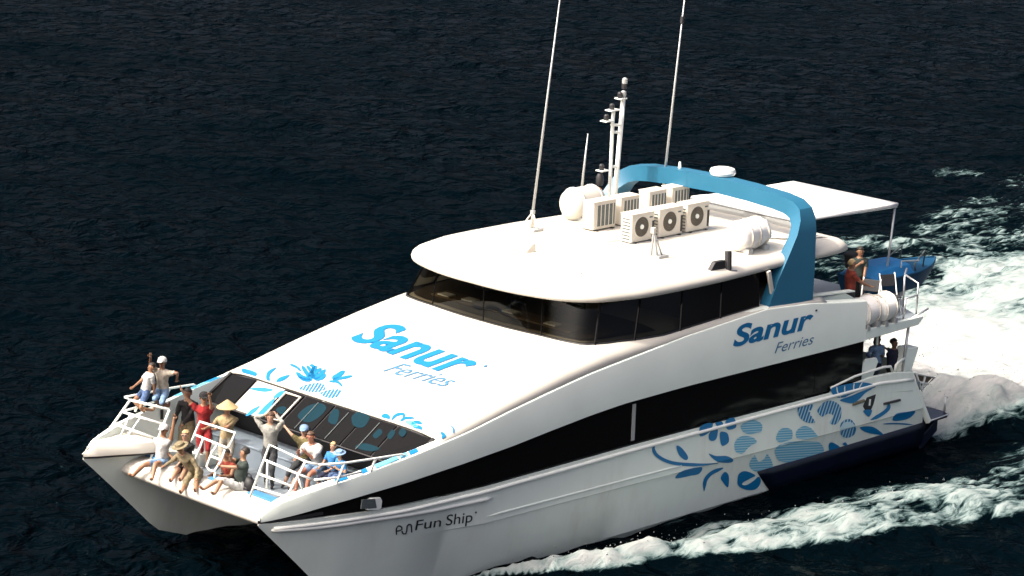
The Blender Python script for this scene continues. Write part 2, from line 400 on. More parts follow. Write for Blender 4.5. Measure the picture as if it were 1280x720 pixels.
HP = [[(3.57, 1.88), (3.57, .76), (3.53, .73), (3.35, -.3), (2.75, -.7), (2.1, -.3), (1.95, 1.1)],
      [(3.62, 1.88), (3.62, .82), (3.58, .79), (3.38, -.3), (2.75, -.95), (2.05, -.3), (1.9, 1.1)],
      [(3.62, 1.9), (3.62, .95), (3.58, .92), (3.36, -.3), (2.78, -1.0), (2.1, -.3), (1.9, 1.1)],
      [(3.62, 1.86), (3.56, .99), (3.53, .97), (3.26, -.3), (2.83, -.95), (2.35, -.3), (2.0, 1.15)],
      [(3.55, 1.88), (3.362, 1.1), (3.357, 1.08), (3.02, -.3), (2.9, -.6), (2.75, -.3), (2.25, 1.5)],
      [(3.38, 1.95), (3.22, 1.25), (3.216, 1.23), (2.97, .15), (2.93, 0.0), (2.88, .15), (2.4, 1.95)],
      [(3.19, 2.0), (3.092, 1.6), (3.087, 1.58), (2.955, 1.14), (2.93, 1.07), (2.90, 1.14), (2.6, 2.03)],
      [(2.94, 2.055), (2.938, 2.04), (2.936, 2.03), (2.934, 2.02), (2.932, 2.01), (2.93, 2.02), (2.92, 2.04)]]
def hull_pts(x):
    return [(ip(x, HS, [s[i][0] for s in HP]), ip(x, HS, [s[i][1] for s in HP])) for i in range(7)]
def zchine(x): return hull_pts(x)[1][1]
def yout(x, z):
    h = hull_pts(x); ys = [h[i][0] for i in (3, 2, 1, 0)]; zs = [h[i][1] for i in (3, 2, 1, 0)]
    return ip(z, zs, ys)

ferry = empty('catamaran_ferry', (11, 0, SEA_Z), 'white twin-hull passenger ferry with a blue roof arch and blue flower decals', 'ferry')

# hulls
def rake(x, z): return x + max(0, (z - .35)) * .66 * max(0, (1.6 - x) / .85 if x < 1.6 else 0)
HULLS = {}
for sg in (1, -1):
    m = MB(); rings = []
    for x in np.concatenate([np.linspace(.75, 16.8, 30), np.linspace(17.2, 22.66, 22)]):
        h = hull_pts(x)
        rings.append([V(rake(x, z), sg * y, z) for y, z in h])
    m.loft(rings, True, 0, True)
    h_ = m.build('hull', ['hull_paint'], ferry, smooth='auto', angle=28); HULLS[sg] = h_
    # raised fender line below the windows and the short strake at the bow
    m = MB(); pts = []
    for x in np.linspace(1.6, 22.3, 60):
        z = BB(x) - (.15 if x > 3 else .15 + (3 - x) * .1)
        pts.append(V(x, sg * (yout(x, z) + .005), z))
    m.tube(pts, .045, 8); m.build('fender_rail', 'rail_white', h_, smooth=True)
    m = MB(); pts = []
    for x in np.linspace(16.6, 22.35, 30):
        z = ip(x, [16.58, 18.38, 20.31, 21.28, 22.37], [1.55, 1.60, 1.72, 1.77, 1.87]); pts.append(V(x, sg * (yout(x, z) + .01), z))
    m.tube(pts, [.02] + [.05] * 28 + [.02], 8); m.build('bow_strake', 'rail_white', h_, smooth=True)
    # spray strip faired into the side
    m = MB()
    top = [V(x, sg * (yout(x, zchine(x) + .19 - .0 * x) + .012), zchine(x) + .15) for x in np.linspace(10.2, 16.7, 20)]
    m.tube([V(p.x, p.y - sg * .02, p.z) for p in top], [.01] + [.032] * 18 + [.01], 6); m.build('spray_strip', 'hull_paint', h_, smooth=True)
    # dark boot panel of the after part
    m = MB(); rows = []
    for z in (.30, .1, -.1, -.3, -.6):
        rows.append([V(x, sg * (yout(x, max(z, -.3)) + .012 - (0 if z > -.31 else .35)), z + (.02 if z > .2 else 0)) for x in np.linspace(.74, 7.5 - (0.3 - z) * 1.05, 14)])
    m.loft(rows, False); ob = m.build('boot_panel', 'navy', h_, smooth=True)
    so_ = ob.modifiers.new('solid', 'SOLIDIFY'); so_.thickness = .02; so_.offset = 0
    # swim platform
    m = MB(); m.prism([V(.80, sg * 3.5, .26), V(.80, sg * 1.9, .26), V(-.2, sg * 1.95, .26), V(-.32, sg * 2.2, .26), V(-.32, sg * 3.25, .26), V(-.15, sg * 3.48, .26)], (0, 0, .09))
    m.prism([V(.78, sg * 3.35, -.5), V(.78, sg * 2.1, -.5), V(.0, sg * 2.2, -.1), V(.0, sg * 3.3, -.1)], (0, 0, .365))
    m.build('swim_platform', 'navy', h_, bevel=.02)
    m = MB(); m.tube([V(.75, sg * 3.52, .33), V(-.15, sg * 3.5, .35), V(-.33, sg * 3.25, .35), V(-.34, sg * 2.2, .35)], .022, 6)
    m.tube([V(-.25, sg * 3.3, .3), V(-.25, sg * 3.3, .75)], .03, 6)
    m.build('platform_rail', 'metal', h_, smooth=True)
    # corner timber of the transom
    m = MB(); m.tube([V(.72, sg * 3.5, .33), V(1.48, sg * 3.5, 1.5)], .09, 6); m.build('transom_corner', 'panel_white', h_)

# intake vent and slot in the port quarter
m = MB(); hv = HULLS[1]
def side(px, py, off=0.0):
    y = 3.6
    for _ in range(12):
        q = at(px, py, 'y', y); y = yout(q.x, q.z) + off
    return q
vent = [side(1083, 515, .012), side(1079, 508, .012), side(1084, 497, .012), side(1095, 493, .012), side(1092, 505, .012), side(1089, 512, .012)]
m.prism(vent, (0, -.03, 0)); m.build('side_vent', 'dark', hv)
m = MB(); m.prism([side(1086, 507, .02), side(1087, 499, .02), side(1089, 499, .02), side(1088, 507, .02)], (0, -.01, 0)); m.build('vent_bar', 'rail_white', hv)
m = MB(); m.tube([side(1105, 505, .02), side(1125, 500, .02)], .035, 6); m.build('handhold_slot', 'dark', hv)
m = MB(); m.tube([side(1066, 505.5, .01), side(1080, 501, .01)], .045, 6); m.build('scupper', 'khaki_cloth', hv)

# bridge deck, foredeck and bow beam
m = MB(); m.box((9.9, 0, 1.24), (18.4, 4.6, .28)); m.build('bridge_deck', 'hull_paint', ferry)
m = MB()
fp = [V(17.6, -3.4, 1.385)] + [V(x, -min(hb(x) - .12, yout(x, 1.38) - .06), 1.385) for x in np.linspace(17.7, 21.2, 8)] + [V(21.3, -2.2, 1.385), V(21.3, 2.2, 1.385)] + [V(x, min(hb(x) - .12, yout(x, 1.38) - .06), 1.385) for x in np.linspace(21.2, 17.7, 8)] + [V(17.6, 3.4, 1.385)]
m.prism(fp, (0, 0, .035)); m.build('foredeck', 'deck_grey', ferry)
m = MB(); rings = []
for y in np.linspace(-2.85, 2.85, 24):
    bow = .05 * (1 - (y / 2.85) ** 2)
    prof = [(21.0, 1.40), (21.0, 1.86), (21.12, 1.93), (21.35, 1.94), (21.58, 1.88), (21.72, 1.77), (21.76, 1.66), (21.72, 1.58), (21.3, 1.40)]
    rings.append([V(px + bow, y, pz) for px, pz in prof])
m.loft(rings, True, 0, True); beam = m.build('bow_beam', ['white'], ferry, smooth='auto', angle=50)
m = MB()
for y0, y1 in ((-2.75, -2.05), (.55, 1.05), (1.15, 1.75), (1.95, 2.3)):
    pass
for k, (y0, y1) in enumerate(((-2.6, -2.1), (-.35, .1), (.95, 1.8), (2.0, 2.35))):
    m = MB(); m.box((21.17, (y0 + y1) / 2, 1.955), (.24, y1 - y0, .035)); m.build('step_pad', 'deck_blue', beam, bevel=.01)

# superstructure sides from the bow to the after deck
xs = np.concatenate([np.linspace(3.73, 18.2, 46), np.linspace(18.5, 22.6, 20)])
SIDES = {}
for sg in (1, -1):
    m = MB(); rings = []
    for x in xs:
        y = hb(x); th = .20 if x < 22 else .20 * (22.7 - x) / .7 + .02
        top = PT(x); bot = BT(x) if x < 18.2 else min(BT(x), BT(x))
        inb = bot - .02 if x < 18.1 else 1.40 + max(0, x - 20.5) * .3
        rings.append([V(x, sg * y, bot), V(x, sg * y, top - .035), V(x, sg * (y - .012), top - .012), V(x, sg * (y - .045), top), V(x, sg * (y - th), top + .03), V(x, sg * (y - th - .01), top - .02), V(x, sg * (y - th - .01), inb), V(x, sg * (y - th * .75), inb), V(x, sg * (y - th * .75), bot)])
    m.loft(rings, True, 0, True); SIDES[sg] = m.build('side_panel', ['panel_white'], ferry, smooth='auto', angle=38)
    # lower strip that carries on aft
    m = MB(); m.prism([V(1.55, sg * 3.6, 3.03), V(3.725, sg * 3.605, 2.98), V(3.725, sg * 3.605, 3.25), V(1.3, sg * 3.6, 3.23)], (0, -sg * .12, 0))
    m.build('deck_edge', 'panel_white', ferry, bevel=.015)
    # black glazed band: backing plus single panes
    m = MB(); rings = []
    for x in np.linspace(3.7, 22.35, 50):
        y = hb(x) - .05; rings.append([V(x, sg * y, BB(x) + .0), V(x, sg * y, BT(x) + .01), V(x, sg * (y - .08), BT(x) + .01), V(x, sg * (y - .08), BB(x))])
    m.loft(rings, True, 0, True); band = m.build('window_band', ['black_glass'], ferry, smooth='auto')
    edges = [3.8, 5.6, 7.4, 9.2, 11.0, 12.05, 13.4, 14.9, 16.4, 17.9, 19.4, 20.7]
    for a, b in zip(edges[:-1], edges[1:]):
        m = MB(); k = 5; lo = []; hi = []
        for x in np.linspace(a + .012, b - .012, k):
            lo.append(V(x, sg * (hb(x) - .044), BB(x) + .05)); hi.append(V(x, sg * (hb(x) - .044), BT(x) - .045))
        lo2 = [p + V(0, -sg * .02, 0) for p in lo]; hi2 = [p + V(0, -sg * .02, 0) for p in hi]
        m.loft([lo, hi, hi2, lo2, lo], False); m.build('window_pane', 'black_glass', band, smooth='auto')
    m = MB(); m.box((12.12, sg * 3.59, 2.42), (.10, .02, .86)); m.build('window_bar', 'galv', band)  # pale upright bar across the black band
# square port light under the bow panel
m = MB(); c = side(472, 632)
pl = [(460, 638), (461, 626), (465, 623), (476, 622), (478, 626), (477, 635), (474, 638)]
m.prism([at(px, py, 'y', hb(20.1) + .035) for px, py in pl], (0, -.12, 0)); pw = m.build('port_light', 'rail_white', SIDES[1], bevel=.012)
m = MB(); m.prism([at(px, py, 'y', hb(20.1) + .042) for px, py in [(451.5, 636.5), (453, 625), (469, 623.5), (471, 635)]], (0, -.03, 0))
m.build('port_light_glass', 'coil', SIDES[1])

# nose caps where bulwark and bow meet
for sg in (1, -1):
    m = MB()
    xs_ = [22.66, 22.6, 22.4, 22.1, 21.8, 21.5, 21.2]
    inner = [2.915, 2.86, 2.74, 2.60, 2.45, 2.30, 2.20]
    rings = []
    for x, yi in zip(xs_, inner):
        yo = hb(x) - .13 * min(1, (22.66 - x) * 2.2) - .012; t = min(PT(x) + .012, 2.40); b = 2.085; drop = min(.16, (22.66 - x) * .3 + .0)
        rings.append([V(x, sg * yo, b), V(x, sg * yo, t), V(x, sg * (yo * .6 + yi * .4), t + .01), V(x, sg * (yi + .06), t - drop * .6), V(x, sg * yi, t - drop - .06 * min(1, (22.66 - x) * 3)), V(x, sg * yi, b)])
    m.loft(rings, True, 0, True); nc = m.build('nose_cap', ['white'], ferry, smooth='auto', angle=45)
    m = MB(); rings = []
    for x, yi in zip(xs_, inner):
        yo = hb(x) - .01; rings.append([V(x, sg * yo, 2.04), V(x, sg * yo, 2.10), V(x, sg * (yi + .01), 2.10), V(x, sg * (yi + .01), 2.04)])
    m.loft(rings, True, 0, True); m.build('nose_strip', 'rubber', nc)  # thin black strip along the underside of the nose cap

# sloping cabin top
def sheet(name, fn, us, vs_, th, mats, parent, smooth=True):
    m = MB(); rows = [[fn(u, v) for v in vs_] for u in us]; m.loft(rows, False)
    o = m.build(name, mats, parent, smooth=smooth)
    s_ = o.modifiers.new('solid', 'SOLIDIFY'); s_.thickness = th; s_.offset = -1
    return o
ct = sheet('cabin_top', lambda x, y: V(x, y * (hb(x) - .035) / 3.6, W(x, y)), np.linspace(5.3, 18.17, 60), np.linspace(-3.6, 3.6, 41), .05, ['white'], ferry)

# raked front glazing of the saloon, wall and bench below it
GX0, GZ0, GX1, GZ1 = 18.17, 3.165, 18.98, 2.62
def gl(y, t, off=0): return V(GX0 + (GX1 - GX0) * t + off * .55, y, GZ0 + (GZ1 - GZ0) * t + (W(18.17, y) - 3.2) * (1 - t) + off * .83)
m = MB(); m.loft([[gl(y, 0, -.03) for y in np.linspace(-3.5, 3.5, 12)], [gl(y, 1, -.03) for y in np.linspace(-3.4, 3.4, 12)], [V(18.25, y, 2.45) for y in np.linspace(-3.4, 3.4, 12)], [V(18.15, y, 1.38) for y in np.linspace(-3.4, 3.4, 12)]], False)
fw = m.build('front_wall', ['dark'], ferry, smooth='auto')
ge = [-3.4, -2.42, -1.42, -.75, .25, 1.25, 2.25, 3.35]
for i, (a, b) in enumerate(zip(ge[:-1], ge[1:])):
    m = MB(); g = .03
    A = [gl(a + g, .03), gl(b - g, .03), gl(b - g, .97), gl(a + g, .97)]
    m.prism(A, (-.012, 0, -.018)); 
    if i == 1:
        m.build('front_panel', 'white', fw, bevel=.02)
    else:
        m.build('front_window', 'black_glass', fw)
m = MB(); a, b = -1.32, -.82
m.tube([gl(a, .12, .02), gl(b, .12, .02), gl(b, .9, .02), gl(a, .9, .02), gl(a, .12, .02)], .028, 6); m.build('hatch_frame', 'cream', fw, smooth=True)
for y in (-.25, .75, 1.75):
    m = MB(); m.tube([gl(y, .1, .012), gl(y, .95, .012)], .012, 5); m.build('glazing_bar', 'coil', fw)
for sg in (1, -1):
    m = MB(); m.tube([gl(sg * 3.35, 0, .01), gl(sg * 3.35, 1, .01)], .04, 6); m.build('corner_trim', 'rubber', fw)
m = MB(); m.box((18.62, 0, 1.64), (.72, 6.3, .46)); m.box((18.62, 0, 1.89), (.76, 6.36, .05)); bench = m.build('bench', ['bench'], ferry, bevel=.02)
m = MB(); m.box((20.3, -3.18 + .0, 2.55), (.06, .03, .22)); m.build('bulwark_slot', 'dark', SIDES[-1])

# wheelhouse
LIP = [(0, 13.80), (.75, 13.79), (1.6, 13.66), (2.4, 13.38), (2.95, 12.88), (3.2, 12.2), (3.36, 11.35), (3.40, 9.3), (3.28, 7.4)]
GLIP = [(0, 13.46), (.75, 13.45), (1.55, 13.32), (2.25, 13.04), (2.70, 12.62), (2.98, 12.0), (3.13, 11.2), (3.17, 9.3), (3.15, 7.4)]
BASE = [(0, 13.45), (.8, 13.44), (1.7, 13.38), (2.5, 13.32), (2.95, 13.16), (3.14, 12.72), (3.25, 12.2), (3.36, 11.5), (3.42, 10.6), (3.36, 7.6)]
def full(L): return [(-y, x) for y, x in reversed(L[1:])] + [(y, x) for y, x in L]
def curve(L, n):   # resample by arc length
    P = smooth_poly([(x, y) for y, x in L], 8, False); d = [0]
    for a, b in zip(P[:-1], P[1:]): d.append(d[-1] + (b - a).length)
    t = np.linspace(0, d[-1], n); return [V(np.interp(k, d, [p.x for p in P]), np.interp(k, d, [p.y for p in P]), 0) for k in t]
NL = 97
lipc, basec = curve(full(GLIP), NL), curve(full(BASE), NL)
zl = 5.20
wh = empty('tmp', (0, 0, 0), '', ''); bpy.data.objects.remove(wh)
def wall_pt(i, t, off=0):
    a, b = basec[i], lipc[i]; za = W(a.x, a.y) - .02 if a.x < 18 else 4.2
    p = V(a.x + (b.x - a.x) * t, a.y + (b.y - a.y) * t, za + (zl + .06 - za) * t)
    n = V(basec[min(i + 1, NL - 1)].y - basec[max(i - 1, 0)].y, -(basec[min(i + 1, NL - 1)].x - basec[max(i - 1, 0)].x), 0).normalized()
    return p + n * off
# frame strips top and bottom
for t0, t1, nm in ((-.06, .05, 'windscreen_sill'), (.97, 1.02, 'windscreen_header')):
    m = MB(); m.loft([[wall_pt(i, t0, .012) for i in range(NL)], [wall_pt(i, t1, .012) for i in range(NL)], [wall_pt(i, t1, -.05) for i in range(NL)], [wall_pt(i, t0, -.05) for i in range(NL)], [wall_pt(i, t0, .012) for i in range(NL)]], False)
    whf = m.build(nm, 'rubber', ferry, smooth='auto')
WH = whf
cuts = [0, 7, 14, 21, 27, 32, 38, 44, 52, 58, 64, 69, 75, 82, 89, 96]
cuts = [0, 8, 16, 24, 30, 38, 48, 58, 66, 72, 80, 88, 96]
for a, b in zip(cuts[:-1], cuts[1:]):
    y0, xa = basec[a].y, basec[a].x
    dark_side = basec[(a + b) // 2].x < 10.9
    m = MB(); m.loft([[wall_pt(i, .04, 0) for i in range(a, b + 1)], [wall_pt(i, .98, 0) for i in range(a, b + 1)]], False)
    o = m.build('windscreen_pane' if not dark_side else 'side_window', 'windscreen' if not dark_side else 'black_glass', WH, smooth=True)
    m = MB(); m.tube([wall_pt(a, .0, .0), wall_pt(a, 1, .0)], .016 if abs(basec[a].y) < 2.9 else .03, 6); m.build('window_post', 'black_glass', WH)
m = MB(); m.box((7.2, 3.38, 4.76), (.1, .06, .95), Matrix.Rotation(.3, 3, 'Y')); m.build('door_jamb', 'cream', WH)
m = MB(); fl_ = [V(9 + (p.x - 9) * .965, p.y * .955, 0) for p in basec[20:77]]; m.loft([[V(p.x, p.y * k, W(p.x, p.y * k) + .035) for p in fl_] for k in (1, .95, .9, .85, .8, .7, .6, .4, .2, 0)], False); m.build('wheelhouse_floor', 'interior', WH)
# inside: console, seats, after bulkhead, floor
m = MB(); m.prism([V(12.95, -2.3, 4.25), V(12.95, 2.3, 4.25), V(12.4, 2.3, 4.25), V(12.4, -2.3, 4.25)], (0, 0, .16)); m.build('console', 'wood', WH, bevel=.02)
m = MB(); m.box((9.9, 0, 4.8), (.06, 6.1, .85)); m.build('wheelhouse_bulkhead', 'dark', WH)
for k, y in enumerate((-1.7, -.3, 1.0)):
    m = MB(); m.box((11.6, y, 4.5), (.5, .5, .12)); m.box((11.36, y, 4.78), (.1, .48, .5)); m.build('helm_seat', 'seat', WH, bevel=.03)
for k, (y, x) in enumerate(((-1.9, 12.8), (-1.2, 12.7), (.2, 12.75), (1.6, 12.8))):
    m = MB(); m.box((x, y, 4.43), (.26, .36, .03)); m.build('chart_paper', 'rail_white', WH)
# after bulkhead of the upper saloon
m = MB(); m.box((5.7, 0, 4.25), (.06, 6.3, 2.0)); m.build('after_bulkhead', 'dark', ferry)

# roof: soft rounded slab
def roof_ring(s, z, x_aft):
    pts = []
    for p in lipc:
        q = V(p.x, p.y, 0); c = V(9.0, 0, 0); pts.append(q)
    return pts
out = [V(p.x, p.y, 0) for p in curve(full(LIP), 73)]
# carry the outline aft to the end of the roof
aft = [V(6.2, 3.2, 0), V(5.2, 3.22, 0), V(4.5, 3.2, 0), V(4.05, 3.08, 0), V(3.85, 2.8, 0), V(3.8, 1.5, 0), V(3.8, 0, 0), V(3.8, -1.5, 0), V(3.85, -2.8, 0), V(4.05, -3.08, 0), V(4.5, -3.2, 0), V(5.2, -3.22, 0), V(6.2, -3.2, 0)]
loop = out + aft
def inset(d):
    r = []; n = len(loop)
    for i, p in enumerate(loop):
        t = (loop[(i + 1) % n] - loop[i - 1]).normalized(); nn = V(t.y, -t.x, 0)   # outward for this winding
        r.append(p - nn * d)
    return r
def crown(p): return -.028 * (p.y / 3.2) ** 2 - (.03 * max(0, p.x - 10) ** 2 / 4)
m = MB(); rings = []
for d, z in ((.55, 5.22), (.0, 5.205), (-.04, 5.23), (-.055, 5.28), (-.03, 5.35), (.05, 5.42), (.17, 5.475), (.36, 5.52), (.65, 5.555), (1.0, 5.578), (1.45, 5.60)):
    rings.append([V(p.x, p.y, z + (crown(p) if z > 5.5 else 0)) for p in inset(d)])
m.loft(rings, True, 0, False)
last = rings[-1]; n = len(last); cen = [V(9.0 + (p.x - 9.0) * .55, p.y * .5, 5.612 + crown(V(9 + (p.x - 9) * .55, p.y * .5, 0))) for p in last]
m.loft([last, cen], True); m.add([V(8.6, 0, 5.617)] + cen, [(0, 1 + i, 1 + (i + 1) % n) for i in range(n)])
m.add(rings[0], [tuple(range(n))])
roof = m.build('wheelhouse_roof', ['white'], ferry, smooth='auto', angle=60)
def roof_z(x, y):
    e = 3.17 - abs(y)
    return 5.603 + crown(V(x, y, 0)) if e > .9 else ip(e, [-.1, .05, .17, .36, .65, .9], [5.35, 5.42, 5.475, 5.52, 5.555, 5.575]) + crown(V(x, y, 0))

# blue arch over the roof
OUTER = [(3.52, 4.32), (3.40, 5.0), (3.28, 5.5), (3.19, 5.9), (3.10, 6.2), (2.95, 6.43), (2.68, 6.58), (2.2, 6.66), (1.2, 6.72), (0, 6.75)]
INNER = [(3.22, 4.32), (3.12, 5.0), (3.01, 5.5), (2.92, 5.82), (2.82, 6.02), (2.66, 6.16), (2.42, 6.24), (2.05, 6.28), (1.2, 6.33), (0, 6.36)]
m = MB(); rings = []
pairs = list(zip(OUTER, INNER)); pairs = [(o, i, 1) for o, i in pairs] + [(o, i, -1) for o, i in reversed(pairs[:-1])]
for (y, z), (iy, iz), sgy in pairs:
    f = ip(z, [4.32, 5.0, 5.6, 6.0, 6.4, 6.75], [7.46, 6.95, 6.35, 6.0, 5.78, 5.65]); bk = ip(z, [4.32, 5.0, 6.0, 6.75], [5.78, 5.62, 5.35, 5.25])
    rings.append([V(f, sgy * y, z), V(bk, sgy * y, z), V(bk, sgy * iy, iz), V(f, sgy * iy, iz)])
m.loft(rings, True, 0, True); arch = m.build('roof_arch', ['teal'], ferry, smooth='auto', angle=24)
m = MB(); m.lathe([(.13, 0), (.30, .02), (.33, .09), (.30, .17), (.2, .20), (0, .21)], (5.3, .08, 6.74), n=20); m.build('radar_dome', 'rail_white', arch, smooth='auto')
m = MB(); m.tube([V(5.4, -1.25, 6.68), V(5.4, -1.25, 6.88)], [.05, .03], 6); m.build('nav_light', 'rail_white', arch)

# sun awning over the after deck
m = MB(); A = [V(4.35, -1.75, 5.73), V(.15, -1.75, 5.60), V(.3, 1.75, 5.60), V(4.35, 1.75, 5.73)]
m.loft([[V(x_, y_, 5.60 + .02 * (x_ > 4) + .08 * (x_ - .2) / 4.1 + .05 - .045 * math.sin(math.pi * (x_ - .2) / 2.05) ** 2 * (1 - (y_ / 1.9) ** 2) + dz) for x_ in np.linspace(.22, 4.35, 13)] for dz, ys_ in ((0, np.linspace(-1.74, 1.74, 9)), ) for y_ in ys_], False); aw = m.build('awning', 'canvas', ferry, smooth=True); so_ = aw.modifiers.new('s', 'SOLIDIFY'); so_.thickness = .07; so_.offset = 0
m = MB(); m.tube([A[0], A[1], A[2], A[3], A[0]], .025, 6); m.build('awning_frame', 'metal', aw, smooth=True)
m = MB(); m.prism([V(4.38, -1.7, 5.54), V(4.38, 1.7, 5.54), V(4.38, 1.7, 5.70), V(4.38, -1.7, 5.70)], (-.02, 0, 0)); m.build('awning_valance', 'galv', aw)
for y in (1.7, -1.7):
    m = MB(); m.tube([V(.3, y, 5.6), V(.55, y, 3.2)], .03, 8); m.build('awning_post', 'metal', aw, smooth=True)

# after decks
m = MB(); m.prism([V(5.8, 3.45, 3.10), V(5.8, -3.45, 3.10), V(1.35, -3.45, 3.10), V(.9, -2.6, 3.10), V(.25, -2.2, 3.10), V(.25, 2.2, 3.10), V(.9, 2.6, 3.10), V(1.35, 3.45, 3.10)], (0, 0, .10)); m.build('upper_after_deck', 'deck_grey', ferry)
m = MB(); m.box((2.6, 0, 1.32), (3.4, 6.6, .10)); m.build('lower_after_deck', 'deck_grey', ferry)
m = MB(); m.box((3.72, 0, 2.25), (.08, 6.9, 1.75)); m.build('saloon_bulkhead', 'dark', ferry)
m = MB(); m.prism([V(1.45, -3.3, 1.15), V(1.45, 3.3, 1.15), V(1.62, 3.3, 2.0), V(1.62, -3.3, 2.0)], (-.06, 0, 0)); m.build('transom_wall', 'panel_white', ferry, bevel=.01)
# inner coaming of the upper deck, seen above the side panel
for sg in (1, -1):
    m = MB(); m.prism([V(5.9, sg * 3.36, 4.22), V(4.3, sg * 3.36, 4.22), V(3.85, sg * 3.36, 4.0), V(3.85, sg * 3.36, 3.2), V(5.9, sg * 3.36, 3.2)], (0, -sg * .06, 0)); m.prism([V(5.9, sg * 3.42, 4.36), V(4.0, sg * 3.42, 4.22), V(4.0, sg * 3.22, 4.22), V(5.9, sg * 3.22, 4.36)], (0, 0, .03))
    m.build('deck_coaming', 'panel_white', ferry)
    # quarter bulwark of the lower deck with its curved top
    m = MB(); m.prism([V(4.9, sg * 3.60, 1.88), V(3.4, sg * 3.60, 1.98), V(2.4, sg * 3.60, 1.94), V(1.55, sg * 3.59, 1.80), V(1.55, sg * 3.59, 1.3), V(4.9, sg * 3.6, 1.7)], (0, -sg * .10, 0)); m.build('quarter_bulwark', 'hull_paint', ferry, bevel=.02)
    # stern post box and pillar
    m = MB(); m.prism([V(1.95, sg * 3.45, 1.82), V(1.5, sg * 3.45, 1.80), V(1.25, sg * 3.45, 2.38), V(1.7, sg * 3.45, 2.42)], (0, -sg * .35, 0)); m.build('stern_locker', 'panel_white', ferry, bevel=.02)
    m = MB(); m.tube([V(1.9, sg * 3.45, 1.8), V(1.75, sg * 3.45, 3.05)], .035, 8); m.build('stern_pillar', 'metal', ferry, smooth=True)
    m = MB(); m.tube([V(2.95, sg * 3.4, 2.98), V(2.95, sg * 3.4, 2.7)], .03, 6); m.tube([V(3.6, sg * 3.4, 2.98), V(3.64, sg * 3.4, 2.74)], .03, 6); m.build('deck_hanger', 'rail_white', ferry)
    # pipe guards
    m = MB(); m.tube([V(4.95, sg * 3.56, 1.97), V(4.0, sg * 3.56, 2.10), V(2.85, sg * 3.56, 2.14), V(2.55, sg * 3.56, 2.11), V(2.45, sg * 3.56, 1.95)], .033, 8); m.build('grab_rail', 'rail_white', ferry, smooth=True)
    m = MB(); m.tube([V(2.36, sg * 3.56, 1.93), V(2.33, sg * 3.56, 2.1), V(2.22, sg * 3.56, 2.17), V(1.9, sg * 3.5, 2.2)], .033, 8); m.build('grab_rail', 'rail_white', ferry, smooth=True)
# folding boarding flap standing by the port rail
m = MB(); fl = [at(1075, 473, 'y', 3.5), at(1079, 456, 'y', 3.5), at(1083, 449, 'y', 3.5), at(1096, 447, 'y', 3.5), at(1098, 452, 'y', 3.5), at(1090, 474, 'y', 3.5)]
m.prism(fl, (0, -.06, 0)); m.build('boarding_flap', 'panel_white', ferry, bevel=.015)
# stern ladder frame beyond the transom
m = MB(); sf = [at(px, py, 'y', 2.2) for px, py in ((1145, 467), (1168, 472), (1152, 488))]
m.tube(sf + [sf[0]], .03, 6); m.tube([(sf[0] + sf[2]) / 2, (sf[1] + sf[2]) / 2], .03, 6); m.tube([(sf[0] + sf[1]) / 2, sf[2]], .03, 6); m.build('stern_ladder', 'rail_white', ferry, smooth=True)
m = MB(); m.prism([p + V(0, -.05, 0) for p in sf], (0, -.02, 0)); m.build('ladder_panel', 'wood', ferry)
# ------------------------------------------------------------------ painted flowers and lettering
mat('glass_decal', (.002, .02, .03), .3, spec=.12)
def on_hull(px, py, off=.012):
    return side(px, py, off)
def glaze(px, py, off=.004):
    n = V(.56, 0, .83).normalized(); p0 = gl(0, .5) + n * off
    d = FW + RT * ((px - 640) / CAM_F) - UP * ((py - 360) / CAM_F)
    return CAM_C + d * ((p0 - CAM_C).dot(n) / d.dot(n))
def top_pt(px, py):
    q = onW(px, py); q.x = min(q.x, 18.16); q.y = max(-3.5, min(3.5, q.y)); q.z = W(q.x, q.y) + .012; return q
def stroke(pts, w, k=6):
    P = smooth_poly(pts, k, False); n = len(P); L = []; R_ = []
    for i, p in enumerate(P):
        t = (P[min(i + 1, n - 1)] - P[max(0, i - 1)]).normalized(); q = V(-t.y, t.x, 0)
        h = w * .5 * min(1, .25 + 4 * (i / n), .12 + 4 * (1 - i / (n - 1))); L.append(p + q * h); R_.append(p - q * h)
    return [(p.x, p.y) for p in L + R_[::-1]]
def clip_half(poly, fn):
    out = []; n = len(poly)
    for i in range(n):
        a, b = poly[i], poly[(i + 1) % n]; fa, fb = fn(a), fn(b)
        if fa >= 0: out.append(a)
        if (fa >= 0) != (fb >= 0): out.append(a + (b - a) * (fa / (fa - fb)))
    return out
def fill(m, P3):
    if len(P3) < 3: return
    for t in tessellate_polygon([P3]): m.add([P3[i] for i in t], [(0, 1, 2)])
